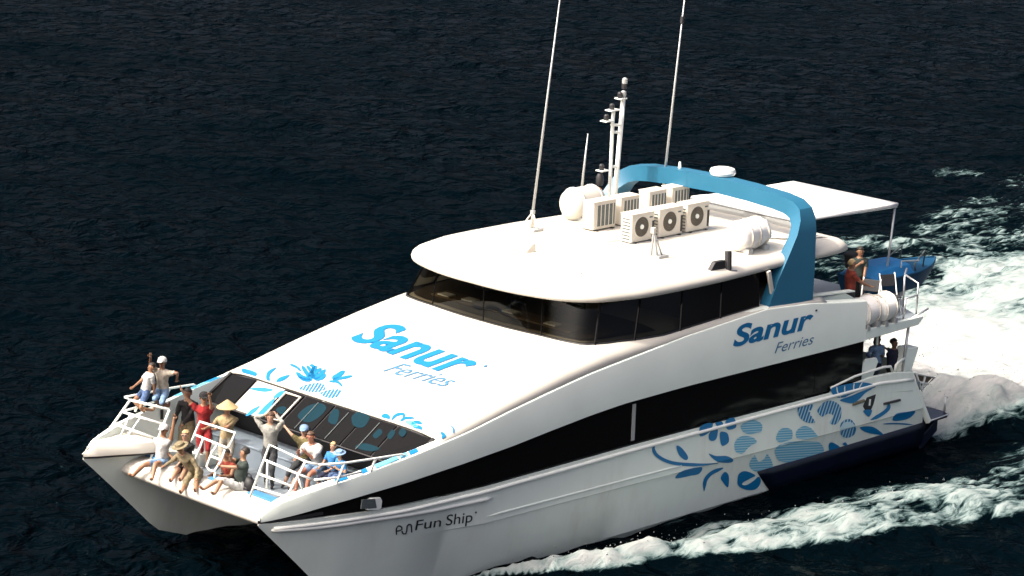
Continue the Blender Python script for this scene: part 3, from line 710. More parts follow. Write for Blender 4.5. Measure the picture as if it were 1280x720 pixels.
def decal(name, poly, surf, material, parent, smooth=True, k=5, stripes=None, base=False):
    P = [(p.x, p.y) for p in smooth_poly(poly, k)] if smooth else poly
    polys = [P]
    if stripes:
        ang, pitch, frac = stripes; c, s = math.cos(ang), math.sin(ang); polys = []
        U = [(x * c + y * s, -x * s + y * c) for x, y in P]; lo = min(v for u, v in U); hi = max(v for u, v in U)
        def cross(v):
            r = []
            for i in range(len(U)):
                (u0, v0), (u1, v1) = U[i], U[(i + 1) % len(U)]
                if (v0 > v) != (v1 > v): r.append(u0 + (u1 - u0) * (v - v0) / (v1 - v0))
            return sorted(r)
        v = lo + .2
        while v < hi:
            v1 = min(v + pitch * frac, hi - .01); a, b = cross(v), cross(v1)
            if len(a) != len(b): a = b = cross((v + v1) / 2)
            if len(a) == len(b):
                for i in range(0, len(a) - 1, 2):
                    qd = [(a[i], v), (a[i + 1], v), (b[i + 1], v1), (b[i], v1)]
                    polys.append([(u * c - w * s, u * s + w * c) for u, w in qd])
            v += pitch
    m = MB()
    for pl_ in polys:
        Q = [surf(*p) for p in pl_]
        if surf is on_hull or base:
            for sgn in (1, -1):
                H = clip_half([V(q.x, q.y, q.z) for q in Q], lambda q: sgn * (q.z - zchine(q.x) + .015))
                H = [V(q.x, yout(q.x, q.z if sgn > 0 else min(q.z, zchine(q.x) - .03)) + (.008 if base else .013), q.z) for q in H]
                if len(H) > 2: fill(m, H)
        else: fill(m, Q)
    if not m.f: return None
    o = m.build(name, material, parent, fixn=False)
    nrm = sum((p.normal * p.area for p in o.data.polygons), V(0, 0, 0))
    return o
H1 = HULLS[1]; B_, PB = 'blue_decal', 'pale_decal'
LEAVES = [[(846, 557), (851, 559), (858, 567), (860, 573), (856, 575), (849, 569), (846, 562)],
 [(886, 567), (895, 570), (908, 570), (916, 574), (914, 578), (900, 578), (892, 574)],
 [(877, 584), (874, 592), (862, 595), (845, 598), (848, 592), (858, 587)],
 [(906, 590), (911, 595), (910, 609), (904, 603), (901, 597)],
 [(1116, 523), (1121, 517), (1132, 515), (1144, 514), (1139, 521), (1130, 525), (1118, 526)],
 [(1075, 535), (1080, 533), (1092, 534), (1104, 543), (1095, 543), (1082, 540)],
 [(1036, 556), (1040, 553), (1049, 558), (1050, 562), (1038, 564)], [(1053, 555), (1057, 553), (1060, 558), (1056, 557)],
 [(1079, 514), (1084, 512), (1090, 513), (1086, 521)],
 [(924, 592), (932, 589), (944, 594), (938, 598), (929, 603), (928, 606), (934, 606), (942, 601), (948, 596), (951, 600), (949, 607), (943, 612), (932, 612), (923, 607), (922, 599)]]
for L_ in LEAVES: decal('leaf_decal', L_, on_hull, B_, H1)
for pts, w in (([(819, 554), (817, 562), (822, 570), (835, 577), (850, 580), (875, 581), (898, 579)], 4.2), ([(904, 585), (890, 591), (882, 600), (880, 614)], 4.5),
               ([(1111, 504), (1110, 511), (1100, 519), (1088, 525)], 4.5), ([(1104, 530), (1122, 529.5), (1142, 531)], 1.8)):
    decal('stem_decal', stroke(pts, w), on_hull, B_, H1, smooth=False)
for P_ in ([(875, 534), (884, 529), (891, 530), (888, 538), (883, 543), (875, 545)], [(886, 544), (890, 538), (897, 536), (896, 547), (892, 551), (887, 550)],
           [(900, 541), (906, 540), (910, 543), (911, 552), (905, 557), (901, 555)], [(908, 525), (917, 522), (920, 530), (919, 535), (910, 537), (907, 531)], [(894, 529), (902, 527), (904, 532), (900, 535)]):
    decal('petal_decal', P_, on_hull, B_, H1)
for P_ in ([(926, 532), (934, 527), (942, 525), (950, 528), (953, 533), (951, 540), (944, 541), (938, 543), (929, 540)],
           [(919, 552), (925, 546), (935, 545), (943, 548), (946, 553), (940, 556), (934, 561), (928, 567), (920, 565), (918, 558)],
           [(939, 574), (937, 583), (945, 590), (958, 590), (966, 585), (964, 575), (959, 568), (955, 574), (948, 577), (944, 570)],
           [(970, 548), (975, 537), (984, 535), (990, 538), (990, 548), (983, 551), (975, 553)],
           [(995, 540), (1003, 533), (1012, 534), (1019, 541), (1022, 546), (1010, 549), (997, 548)],
           [(969, 562), (975, 556), (990, 552), (1010, 552), (1024, 553), (1030, 562), (1026, 568), (1010, 573), (985, 578), (974, 576), (969, 568)]):
    decal('petal_fill_decal', P_, lambda a, b: on_hull(a, b), 'pale_fill', H1, base=True); decal('striped_petal_decal', P_, on_hull, PB, H1, stripes=(-.06, 3.0, .6))
for P_ in ([(998, 508), (1004, 505), (1012, 504), (1017, 508), (1012, 514), (1014, 520), (1019, 528), (1008, 528), (1000, 522), (997, 514)],
           [(1022, 512), (1030, 503), (1040, 501), (1050, 507), (1052, 518), (1048, 528), (1042, 531), (1037, 528), (1042, 520), (1035, 517), (1028, 521), (1023, 517)],
           [(1050, 533), (1054, 526), (1063, 524), (1069, 531), (1070, 540), (1064, 546), (1056, 547), (1051, 543)]):
    decal('petal_fill_decal', P_, on_hull, 'pale_fill', H1, base=True); decal('striped_petal_decal', P_, on_hull, B_, H1, stripes=(-1.25, 3.6, .6))
def on_quarter(px, py): return at(px, py, 'y', 3.628)
for P_ in ([(1039, 486), (1050, 482), (1066, 479), (1080, 478), (1093, 481), (1094, 484), (1085, 487), (1070, 490), (1058, 496), (1047, 497), (1041, 493)],
           [(1050, 500), (1064, 495), (1078, 489), (1090, 486), (1082, 491), (1074, 499), (1066, 504), (1057, 503)]):
    decal('shell_decal', P_, on_quarter, B_, H1)
for a, b, c in (((1046, 483), (1047, 490), (1051, 497)), ((1056, 482), (1056, 489), (1058, 494)), ((1068, 479), (1067, 484), (1068, 490)), ((1078, 478), (1075, 483), (1073, 489)), ((1094, 482), (1075, 489), (1056, 497))):
    decal('shell_vein_decal', stroke([a, b, c], 1.5), lambda px, py: at(px, py, 'y', 3.634), 'rail_white', H1, smooth=False)

# flowers on the sloping cabin top
for pts, w in (([(390, 476), (384, 468), (377, 457)], 5), ([(393, 474), (389, 465), (383, 457)], 4.5), ([(389, 467), (392, 459), (387, 457)], 4), ([(386, 472), (391, 463), (396, 458)], 5), ([(389, 473), (396, 465), (402, 461)], 4.5),
               ([(391, 474), (400, 469), (407, 462)], 5), ([(393, 475), (402, 473), (407, 468)], 4.5), ([(370, 466), (378, 472), (388, 475)], 5), ([(372, 470), (380, 475), (389, 476)], 4), ([(362, 456), (370, 459), (377, 465)], 3),
               ([(345, 460), (336, 467), (335, 475), (339, 482), (347, 487)], 4.5), ([(411, 477), (422, 478), (428, 484)], 3), ([(415, 474), (422, 470), (431, 464)], 6), ([(416, 475), (428, 473), (441, 470)], 3.6),
               ([(489, 526), (494, 520), (500, 518), (505, 519), (503, 524)], 3.4), ([(500, 527), (507, 523), (518, 523)], 3), ([(514, 531), (520, 528), (528, 530)], 4), ([(516, 535), (522, 534), (528, 537)], 4.5),
               ([(477, 523), (482, 520), (487, 524)], 5.5), ([(562, 531), (567, 537), (565, 545), (557, 552)], 1.8), ([(551, 541), (555, 545), (552, 549)], 4)):
    decal('petal_decal', stroke(pts, w), top_pt, B_, ct, smooth=False)
for P_ in ([(345, 477), (350, 472), (362, 469), (356, 475), (348, 478)], [(303, 461), (320, 466), (318, 471), (304, 467)]):
    decal('leaf_decal', P_, top_pt, B_, ct)
decal('striped_petal_decal', [(374, 487), (380, 482), (398, 479), (407, 483), (404, 489), (392, 491), (380, 489)], top_pt, B_, ct, stripes=(-1.0, 3.6, .55))
decal('striped_petal_decal', [(400, 492), (410, 488), (424, 487), (426, 491), (418, 498), (406, 497)], top_pt, B_, ct, stripes=(-1.0, 3.6, .6))
decal('striped_petal_decal', [(506, 528), (514, 526), (522, 533), (516, 534)], top_pt, PB, ct)
# leaves running down over the raked front
for P_, mt in (([(312, 486), (325, 484), (342, 487), (330, 490)], B_), ([(307, 520), (314, 512), (325, 507), (318, 516)], B_), ([(321, 520), (330, 508), (344, 497), (338, 509), (330, 519)], B_), ([(341, 497), (350, 489), (358, 490), (350, 496)], B_),
               ([(372, 520), (384, 508), (400, 504), (408, 510), (398, 522), (384, 528)], 'glass_decal'), ([(410, 526), (416, 512), (424, 514), (420, 530)], 'glass_decal'), ([(345, 512), (352, 508), (358, 510), (352, 518)], 'glass_decal'),
               ([(440, 520), (452, 514), (462, 522), (454, 534), (442, 532)], 'glass_decal'), ([(466, 544), (474, 536), (478, 541), (470, 548)], 'glass_decal'), ([(484, 545), (490, 537), (494, 541), (488, 549)], 'glass_decal'), ([(498, 541), (503, 535), (508, 540), (503, 546)], 'glass_decal'),
               ([(444, 558), (456, 554), (474, 560), (466, 564), (452, 562)], 'glass_decal')):
    decal('leaf_decal', P_, glaze, mt, fw)
# blue touches along the bulwark tops
for sg, a, b, mt in ((1, 19.25, 19.85, PB), (1, 18.72, 18.95, B_), (1, 20.55, 20.85, B_), (1, 20.05, 20.2, B_), (-1, 18.45, 18.8, B_), (-1, 18.8, 19.3, PB), (-1, 19.35, 19.75, PB), (1, 19.0, 19.2, PB)):
    m = MB(); X_ = np.linspace(a, b, 5)
    m.loft([[V(x + .04, sg * (hb(x) - .05), PT(x) + .008) for x in X_], [V(x - .04, sg * (hb(x) - .195), PT(x) + .036) for x in X_]], False)
    m.build('leaf_decal', mt, SIDES[sg], fixn=False)

def lettering(txt, fn, material, parent, width, name='lettering', offset=0.0, shear=0.0, space=1.0):
    cu = bpy.data.curves.new('t', 'FONT'); cu.body = txt; cu.offset = offset; cu.shear = shear; cu.space_character = space; cu.fill_mode = 'FRONT'; cu.resolution_u = 6
    ob = bpy.data.objects.new('t', cu); col.objects.link(ob)
    dg = bpy.context.evaluated_depsgraph_get(); me = bpy.data.meshes.new_from_object(ob.evaluated_get(dg))
    bpy.data.objects.remove(ob); bpy.data.curves.remove(cu)
    xs_ = [v.co.x for v in me.vertices]; x0, x1 = min(xs_), max(xs_)
    sc_ = width / (x1 - x0); ymax = max(v.co.y for v in me.vertices)
    m = MB(); m.add([fn((v.co.x - x0) * sc_, v.co.y, ymax) for v in me.vertices], [tuple(p.vertices) for p in me.polygons])
    bpy.data.meshes.remove(me)
    return m.build(name, material, parent, fixn=False)
# front of the cabin top: reads from starboard to port
def f_top(y0, y1, xa, xb, h):
    def fn(u, v, vm):
        y = y0 + u; x = xa + (xb - xa) * u / (y1 - y0) - v / vm * h; return V(x, y, W(x, y) + .016)
    return fn
lettering('Sanur', f_top(-2.02, 1.72, 15.78, 16.0, 1.14), B_, ct, 3.74, offset=.028, shear=.22)
lettering('Ferries', f_top(.02, 1.95, 16.62, 16.50, .50), 'grey_text', ct, 1.93, offset=.0, shear=.35, space=.98)
def f_side(x0, x1, za, zb, h):
    def fn(u, v, vm):
        x = x0 - u; z = za + (zb - za) * u / (x0 - x1) + v / vm * h; return V(x, hb(x) + .008, z)
    return fn
lettering('Sanur', f_side(8.80, 5.85, 3.66, 3.66, .50), B_, SIDES[1], 2.95, offset=.028, shear=.2)
lettering('Ferries', f_side(7.25, 5.78, 3.24, 3.24, .25), 'grey_text', SIDES[1], 1.47, offset=-.002, shear=.35)
def f_hull(x0, x1, za, zb, h):
    def fn(u, v, vm):
        x = x0 - u; z = za + (zb - za) * u / (x0 - x1) + v / vm * h; return V(x, yout(x, z) + .01, z)
    return fn
lettering('Fun', f_hull(18.72, 18.02, 1.215, 1.165, .23), 'black_text', H1, .70, offset=.0)
lettering('Ship', f_hull(17.88, 17.14, 1.155, 1.10, .25), 'black_text', H1, .74, offset=.0)
for px, py in ((595, 640.5),):
    decal('trademark_dot', [(594, 639.5), (596, 639.5), (596, 641.5), (594, 641.5)], on_hull, 'black_text', H1, smooth=False)
# emblem in front of the words: an arch with a tongue followed by a wave
for pts in ([(495.5, 668), (495.5, 661), (498, 657.5), (501.5, 658.5), (502, 662), (496, 664)], [(502.5, 664), (504, 667), (507, 667), (508.5, 663), (509, 658), (511.5, 655.5), (514, 657), (514.5, 665)]):
    P_ = smooth_poly(pts, 5, False); m = MB()
    m.tube([on_hull(p.x, p.y, .006) for p in P_], .016, 5); m.build('emblem', 'black_text', H1)
for px, py in ((1020.5, 388),):
    m = MB(); q = at(px, py, 'y', 3.63); m.box(q, (.06, .01, .04)); m.build('trademark_dot', 'black_text', SIDES[1])
m = MB(); q = top_pt(607, 458); m.box(q, (.10, .07, .012)); m.build('trademark_dot', B_, ct)

# ------------------------------------------------------------------ bow rails
def pipe(name, paths, r=.026, material='rail_white', parent=ferry):
    m = MB()
    for p in paths: m.tube(p, r, 8)
    return m.build(name, material, parent, smooth=True)
for sg in (1, -1):
    yb = 2.32 if sg > 0 else -2.32
    def F(px, py, y):      # measured on the port bow, mirrored to starboard
        q = at(px, py, 'y', y); return V(q.x, sg * q.y, q.z)
    b1, t1 = F(312, 622, 2.25), F(337, 556, 2.25)
    b2, t2 = F(357, 624, 3.0), F(382, 577, 3.0)
    t3 = F(398, 581, 3.22)
    l = lambda a, b, t: a + (b - a) * t
    if sg > 0:
        pipe('bow_rail', [[b1, t1, t2, t3], [b2, t2], [l(b1, t1, .72), l(b2, t2, .66), F(392, 600, 3.2)], [l(b1, t1, .45), l(b2, t2, .34)], [l(b1, t1, .2), l(b2, t2, .06)]])
        pipe('bow_rail_stay', [[l(l(b1, t1, .72), l(b2, t2, .66), .1), F(333, 612, 2.45)], [l(b2, t2, .6), F(378, 612, 3.12)]], .02)
    else:
        A0, A1, B0, B1 = at(188, 574, 'y', -2.3), at(212, 512, 'y', -2.3), at(128, 549, 'y', -3.08), at(163, 500, 'y', -3.08)
        la = lambda t: A0 + (A1 - A0) * t
        lb_ = lambda t: B0 + (B1 - B0) * t
        pipe('bow_rail', [[A0, A1], [B0, B1, t3], [A1, B1]] + [[la(t), lb_(t)] for t in (.12, .4, .7)], .03)
        pipe('bow_rail_stay', [[la(.7) + (lb_(.7) - la(.7)) * .55, la(.12) + (lb_(.12) - la(.12)) * .62]], .022)
        pipe('bow_rail_stay', [[la(.7) + (lb_(.7) - la(.7)) * .8, la(.12) + (lb_(.12) - la(.12)) * .72]], .022)
    s0, s1, s2 = F(430, 579, 3.34), F(470, 573, 3.42), F(502, 568, 3.45)
    pipe('side_rail', [[t3, s0, s1, s2, F(508, 571, 3.46)], [F(392, 600, 3.2), F(422, 597, 3.33), F(452, 590, 3.4)], [s0, F(421, 604, 3.36)], [s1, F(463, 590, 3.42)]])
# gate frames on the beam between the hulls
def G(px, py, y): return at(px, py, 'y', y)
gA = [G(231, 574, -1.25), G(243, 543, -1.25), G(250, 527, -1.25), G(272, 534, -.65), G(294, 541, -.05), G(287, 558, -.05)]
pipe('gate_rail', [gA, [gA[1], G(284, 560, -.05), gA[5]], [gA[0], G(238, 579, -1.05), G(243, 577, -.95), G(249, 562, -.85), G(254, 548, -.85)], [G(236, 560, -1.25), G(248, 565, -.88)], [G(249, 560, -.9), G(248, 585, -.9)]])
pipe('gate_rail', [[G(272, 556, -.45), G(265, 565, -.5), G(258, 583, -.5), G(262, 588, -.42), G(268, 589, -.25), G(277, 575, -.15), G(281, 562, -.12)], [G(263, 570, -.5), G(276, 575, -.15)], [G(269, 588, -.25), G(268, 603, -.25)]])
for q in (G(248, 585, -.9), G(268, 603, -.25)):
    m = MB(); m.box(q, (.16, .14, .03)); m.build('gate_foot', 'galv', ferry)
# stern deck rails, upper deck
pipe('after_rail', [[V(1.4, 3.4, 3.2), V(1.4, 3.4, 4.05), V(.9, 2.6, 4.05), V(.3, 2.2, 4.05)], [V(.9, 2.6, 3.2), V(.9, 2.6, 4.05)], [V(2.0, 3.45, 3.2), V(1.95, 3.45, 3.75), V(1.4, 3.4, 3.75)], [V(1.6, 3.45, 3.2), V(1.05, 3.5, 3.36)]], .025, 'metal')
pipe('after_rail', [[V(1.4, -3.4, 3.2), V(1.4, -3.4, 4.05), V(.9, -2.6, 4.05), V(.3, -2.2, 4.05)], [V(.9, -2.6, 3.2), V(.9, -2.6, 4.05)]], .025, 'metal')

# ------------------------------------------------------------------ things on the roof
def ac_unit(x0, x1, y_face, depth, z0, label, face):
    """outdoor condenser; face = +1 shows the fan to port, -1 shows the coil to port"""
    x0 += .30; x1 += .30; y_face += .31; z0 += .10
    h = .74; w = x0 - x1; t = empty('air_conditioner', ((x0 + x1) / 2, y_face - depth / 2, z0), label, 'air conditioner', 'air conditioners on the ferry roof')
    m = MB(); m.box(((x0 + x1) / 2, y_face - depth / 2, z0 + .06 + (h - .06) / 2), (w, depth, h - .06)); c = m.build('casing', 'cream', t, bevel=.022)
    for dx in (.12, w - .12):
        m = MB(); m.box((x1 + dx, y_face - depth / 2, z0 + .03), (.06, depth + .1, .06)); m.build('foot', 'dark', t)
    m = MB()
    m.box(((x0 + x1) / 2, y_face - depth / 2, z0 + h + .004), (w + .02, depth + .02, .025)); m.build('lid', 'cream', t, bevel=.01)
    if face > 0:
        cx = x0 - w * .43; cz = z0 + .42; R0 = .245
        m = MB(); m.lathe([(R0 + .03, 0), (R0 + .03, .012), (R0, .016), (R0, -.0)], (cx, y_face - .002, cz), (0, 1, 0), 24); m.build('fan_ring', 'cream', t, smooth='auto')
        m = MB(); m.lathe([(R0, 0), (R0, .006), (0, .006)], (cx, y_face, cz), (0, 1, 0), 24); fg = m.build('fan_grille', 'fan_brown', t)
        m = MB()
        for rr in (.08, .13, .18, .225):
            m.tube([V(cx + rr * math.cos(a), y_face + .012, cz + rr * math.sin(a)) for a in np.linspace(0, 2 * math.pi, 20)], .006, 4)
        for k in range(8):
            a = k * math.pi / 4; m.tube([V(cx + .05 * math.cos(a), y_face + .012, cz + .05 * math.sin(a)), V(cx + R0 * math.cos(a), y_face + .012, cz + R0 * math.sin(a))], .005, 4)
        m.build('grille_wire', 'coil', fg)
        m = MB(); m.lathe([(.06, .0), (.055, .03), (0, .032)], (cx, y_face + .004, cz), (0, 1, 0), 14); m.build('fan_hub', 'rail_white', t, smooth='auto')
        m = MB(); m.box((x1 + .045, y_face + .004, z0 + .32), (.07, .012, .40)); m.build('service_panel', 'dark', t)
        m = MB(); m.box((x1 + .13, y_face + .004, z0 + .62), (.10, .01, .035)); m.build('maker_plate', 'coil', t)
        m = MB()
        for k in range(7): m.box((x0 + .004, y_face - depth * .5, z0 + .14 + k * .08), (.012, depth * .7, .03))
        m.build('side_louvre', 'coil', t)
    else:
        m = MB(); m.box(((x0 + x1) / 2 - .03, y_face + .003, z0 + .40), (w * .80, .012, .52)); cl = m.build('coil', 'coil', t)
        for k in range(5):
            m = MB(); m.box((x1 + .12 + k * (w * .78 - .06) / 4, y_face + .012, z0 + .40), (.022, .012, .53)); m.build('coil_bar', 'cream', cl)
for (a, b), lb in zip(((8.86, 8.06), (7.88, 7.03), (6.87, 6.05)), ('cream air conditioner with fan grille, foremost in the port row beside the folded bracket', 'cream air conditioner with fan grille, middle one of the port row of three', 'cream air conditioner with fan grille, aftmost in the port row near the strapped life raft')):
    ac_unit(a, b, .3, .36, 5.475, lb, 1)
for (a, b, z), lb in zip(((8.6, 7.8, 5.48), (7.62, 6.95, 5.48), (6.6, 5.95, 5.5), (5.75, 5.1, 5.5)), ('cream air conditioner with dark coil, foremost in the starboard row beside the round raft', 'cream air conditioner with dark coil, second in the starboard row from the bow', 'cream air conditioner with dark coil, third in the starboard row behind the fan units', 'cream air conditioner with dark coil, aftmost in the starboard row under the blue arch')):
    ac_unit(a, b, -1.2, .36, z, lb, -1)
m = MB(); m.box((7.75, .43, 5.60), (3.2, .5, .03)); m.build('unit_tray', 'galv', roof)
m = MB(); m.tube(smooth_poly([V(8.0, -.64, 5.62), V(7.8, -.49, 5.85), V(7.65, -.39, 5.7), V(7.5, -.44, 5.63)], 6, False), .03, 6); m.tube(smooth_poly([V(8.3, -.39, 5.63), V(8.2, .0, 5.66), V(8.5, .2, 5.65)], 6, False), .02, 6); m.build('pipe_run', 'wood', roof, smooth=True)
m = MB(); m.box((9.25, -.04, 5.612), (.55, .42, .03)); m.build('roof_patch', 'galv', roof, bevel=.01)  # flat grey patch on the roof by the foremost units

def raft(c, ax, L_, R_, label, straps=3, sag=0.0, cover=False):
    c = Vector(c); ax = Vector(ax).normalized(); t = empty('life_raft', c - V(0, 0, R_), label, 'life raft', 'life raft canisters')
    up = V(0, 0, 1); sd = ax.cross(up).normalized(); n = 24; rings = []
    r2 = random.Random(label)
    prof = [(-.5, .02), (-.5, .45), (-.47, .72), (-.40, .92), (-.3, 1), (-.1, 1.01), (.1, 1.01), (.3, 1), (.40, .92), (.47, .72), (.5, .45), (.5, .02)]
    for u, r in prof:
        ring = []
        for j in range(n):
            q = 2 * math.pi * j / n; k = 1 + (.05 * math.sin(5 * q + 7 * u) + .03 * math.sin(11 * q + 3) if cover else .0)
            ring.append(c + ax * (u * L_) + (sd * math.cos(q) + up * math.sin(q)) * R_ * r * k)
        rings.append(ring)
    m = MB(); m.loft(rings, True, 0, True); b = m.build('canister', 'canvas' if cover else 'white', t, smooth='auto', angle=50)
    if False:
        m = MB(); m.tube([c + ax * (u * L_ * .9) + sd * R_ * 1.0 * sg_ for sg_ in (1,) for u in (-.5, .5)], .02, 6); m.build('seam', 'cream', b)
    for k in range(straps):
        u = (-.28 + .56 * k / max(1, straps - 1)) * L_; m = MB()
        m.tube([c + ax * u + (sd * math.cos(q) + up * math.sin(q)) * R_ * 1.035 for q in np.linspace(0, 2 * math.pi, 22)], .022, 6); m.build('strap', 'cream' if cover else 'galv', b, smooth=True)
    for u in (-.28, .28):
        m = MB(); p = c + ax * (u * L_) - up * (R_ * .9); m.box(p, (.1 + abs(sd.x) * .6, .1 + abs(sd.y) * .6, R_ * .35)); m.build('cradle', 'galv', t)
    return t
raft((7.0, 2.42, 5.90), (1, .12, 0), 1.25, .36, 'white wrapped life raft canister strapped down near the port roof edge', 3, cover=True)
raft((7.85, -2.24, 5.97), (1, 0, 0), 1.15, .40, 'smooth white life raft canister with a bare round end on the starboard roof', 2)
raft((3.42, 3.28, 3.62), (.96, 0, -.1), .72, .36, 'white life raft canister in the notch of the after bulwark, closest to the lettering', 2, cover=True)
raft((2.70, 3.28, 3.60), (.96, 0, -.1), .66, .35, 'white life raft canister in the notch of the after bulwark, closest to the stern', 2, cover=True)

def whip(base, top, label, gap=None, stand=True):
    t = empty('whip_antenna', base, label, 'antenna', 'whip antennas on the roof'); b, e = Vector(base), Vector(top)
    j = b + (e - b) * .075
    m = MB(); m.tube([j, b + (e - b) * .5, e], [.034, .028, .014], 8); m.build('whip', 'galv', t, smooth=True)
    if gap:
        m = MB(); m.tube([b + (e - b) * gap, b + (e - b) * (gap + .03)], .05, 8); m.build('coupling', 'dark', t)
    if stand:
        m = MB(); m.tube([b, j], .03, 8)
        for dx, dy in ((.32, -.1), (-.28, -.18), (.0, .26)): m.tube([V(b.x + dx, b.y + dy, roof_z(b.x, b.y)), j], .022, 6)
        m.build('tripod', 'cream', t, smooth=True)
        m = MB(); m.box((b.x, b.y + .12, roof_z(b.x, b.y) + .03), (.34, .30, .06)); m.build('base_plate', 'galv', t, bevel=.01)
        m = MB(); m.tube([j - V(0, 0, .04), j + V(0, 0, .04)], .06, 8); m.build('collar', 'galv', t)
whip((9.92, -2.01, 5.58), tuple(at(703, -25, 'y', -2.05)), 'long pale whip antenna on a tripod foot at the front of the roof')
whip((5.54, -1.7, 5.58), tuple(at(859, -30, 'y', -1.7)), 'long pale whip antenna rising from behind the blue arch', gap=.80, stand=False)
whip(tuple(at(726, 246, 'y', -2.55)), tuple(at(735, 167, 'y', -2.55)), 'short pale whip antenna standing behind the round white raft', stand=False)
# mast
mt_ = empty('mast', (6.4, -2.31, 5.45), 'white twin-pole navigation mast with light brackets standing beside the blue arch', 'mast')
pf, pa = [at(762, 240, 'y', -2.31), at(766, 150, 'y', -2.31), at(767, 137, 'y', -2.31)], [at(769, 240, 'y', -2.31), at(779, 124, 'y', -2.31)]
m = MB(); m.tube([V(pf[0].x, -2.31, 5.4)] + pf, .045, 8); m.build('pole', 'rail_white', mt_, smooth=True)
m = MB(); m.tube([V(pa[0].x, -2.31, 5.4)] + pa, .06, 8); m.build('pole', 'rail_white', mt_, smooth=True)
for y0, xa, xb in ((156, 764, 777), (165, 764, 777), (208, 763, 773)):
    m = MB(); m.tube([at(xa, y0, 'y', -2.31), at(xb, y0 + .5, 'y', -2.31)], .035, 6); m.build('cross_bar', 'rail_white', mt_)
for px, py, w in ((766, 137.5, 13), (759, 151, 11), (776, 123, 9), (753, 213, 10)):
    m = MB(); m.box(at(px, py, 'y', -2.31), (w / 50 * 1.3, .22, .03)); bk = m.build('light_bracket', 'rail_white', mt_)
    q = at(px - 1, py - 5, 'y', -2.31); m = MB(); m.lathe([(.05, 0), (.065, .03), (.065, .13), (.04, .16), (0, .165)], q - V(0, 0, .1), n=10); m.build('lamp', 'dark', bk, smooth='auto')
for py in (117, 107, 101):
    q = at(779.5 + (117 - py) * .1, py, 'y', -2.31); m = MB(); m.lathe([(.03, 0), (.07, .02), (.07, .14), (.03, .17)], q - V(0, 0, .09), n=10); m.build('masthead_lamp', 'galv' if py != 107 else 'dark', mt_, smooth='auto')
m = MB(); q = at(750, 218, 'y', -2.31); m.lathe([(.08, 0), (.1, .05), (.1, .22), (.06, .3)], q - V(0, 0, .28), n=10); m.build('horn', 'dark', mt_, smooth='auto')
m = MB(); q = at(747, 239, 'y', -2.1); m.lathe([(.09, 0), (.10, .04), (.10, .16), (.07, .22), (0, .24)], q - V(0, 0, .14), n=14); al = tag(m.build('beacon', 'amber', None, smooth='auto'), 'orange beacon lamp in front of the foot of the blue arch', 'beacon')
m = MB(); m.tube([q - V(0, 0, .14), V(q.x, q.y, 5.45)], .05, 8); m.build('stalk', 'rail_white', al)
# folded antenna bracket beside the front fan unit
fb = empty('antenna_bracket', (9.5, 1.85, 5.58), 'small tan folding antenna bracket in front of the foremost fan unit', 'bracket')
pb = [at(822, 322, 'z', 5.59), at(814, 321, 'z', 5.59), at(828, 321, 'z', 5.59)]; tp = at(817, 288, 'y', pb[0].y)
for p in pb:
    m = MB(); m.tube([p, tp], .024, 6); m.build('strut', 'galv', fb, smooth=True)
m = MB(); m.box(tp, (.10, .10, .14)); m.build('hinge', 'cream', fb, bevel=.01)
m = MB(); m.box((pb[0] + pb[2]) / 2 + V(0, 0, .03), (.34, .24, .05)); m.build('foot_plate', 'galv', fb)
# black searchlight housing on the port roof edge
sb = empty('searchlight', (8.85, 3.2, 5.42), 'black searchlight housing on the port roof edge above the side windows', 'searchlight')
m = MB(); q = V(8.68, 3.2, 5.52); m.tube([q + V(0, .06, -.12), q + V(-.04, 0, .34)], [.085, .085], 10); m.build('housing', 'dark', sb, bevel=.02, smooth='auto')
m = MB(); m.prism([V(9.32, 3.24, 5.42), V(8.77, 3.24, 5.40), V(8.77, 3.24, 5.66), V(9.12, 3.24, 5.66)], (0, -.12, 0)); m.build('cowl', 'dark', sb, bevel=.015)
m = MB(); m.tube([q + V(-.02, .12, -.1), q + V(-.2, .14, -.13)], .03, 6); m.build('clamp', 'galv', sb)
m = MB(); m.prism([V(11.8, -.4, 5.57), V(11.5, -.32, 5.57), V(11.52, -.32, 5.79), V(11.6, -.34, 5.79)], (0, .05, 0)); fin = tag(m.build('roof_fin', 'cream', None, bevel=.01), 'small pale fin standing alone on the front of the white roof', 'fin')
m = MB(); m.ell((5.62, 3.3, 4.72), (.12, .1, .1)); hl = m.build('floodlight', 'rail_white', ferry, smooth=True)

# ------------------------------------------------------------------ tender on the after deck
td = empty('tender_boat', (.2, 1.2, 3.2), 'small blue tender with a bright blue cover carried over the stern', 'boat')
def tend(x): return -2.05 + 3.2 * (x)
m = MB(); rings = []; zb = 3.16
for t in np.linspace(0, 1, 14):
    x = 1.25 - 3.3 * t; wd = .62 * (1 - max(0, (t - .45) / .55) ** 2.2) + .012; kz = zb + .02 + .55 * max(0, (t - .55) / .45) ** 2.0; dk = zb + .60 + .10 * t * t
    ring = []
    for y, z in ((1, dk), (.96, dk - .16), (.75, kz + .13), (0, kz), (-.75, kz + .13), (-.96, dk - .16), (-1, dk)):
        ring.append(V(x, 1.35 + y * wd, max(z, kz)))
    rings.append(ring)
m.loft(rings, True, 0, True); m.build('hull', 'boat_blue', td, smooth='auto', angle=40)
for sg in (1, -1):
    m = MB(); m.tube([r[0 if sg > 0 else -1] for r in rings], .035, 6); m.build('gunwale', 'boat_blue', td, smooth=True)
m = MB(); m.tube([r[3] + V(0, 0, -.01) for r in rings], .02, 5); m.build('keel_strip', 'galv', td, smooth=True)
m = MB(); cv = []
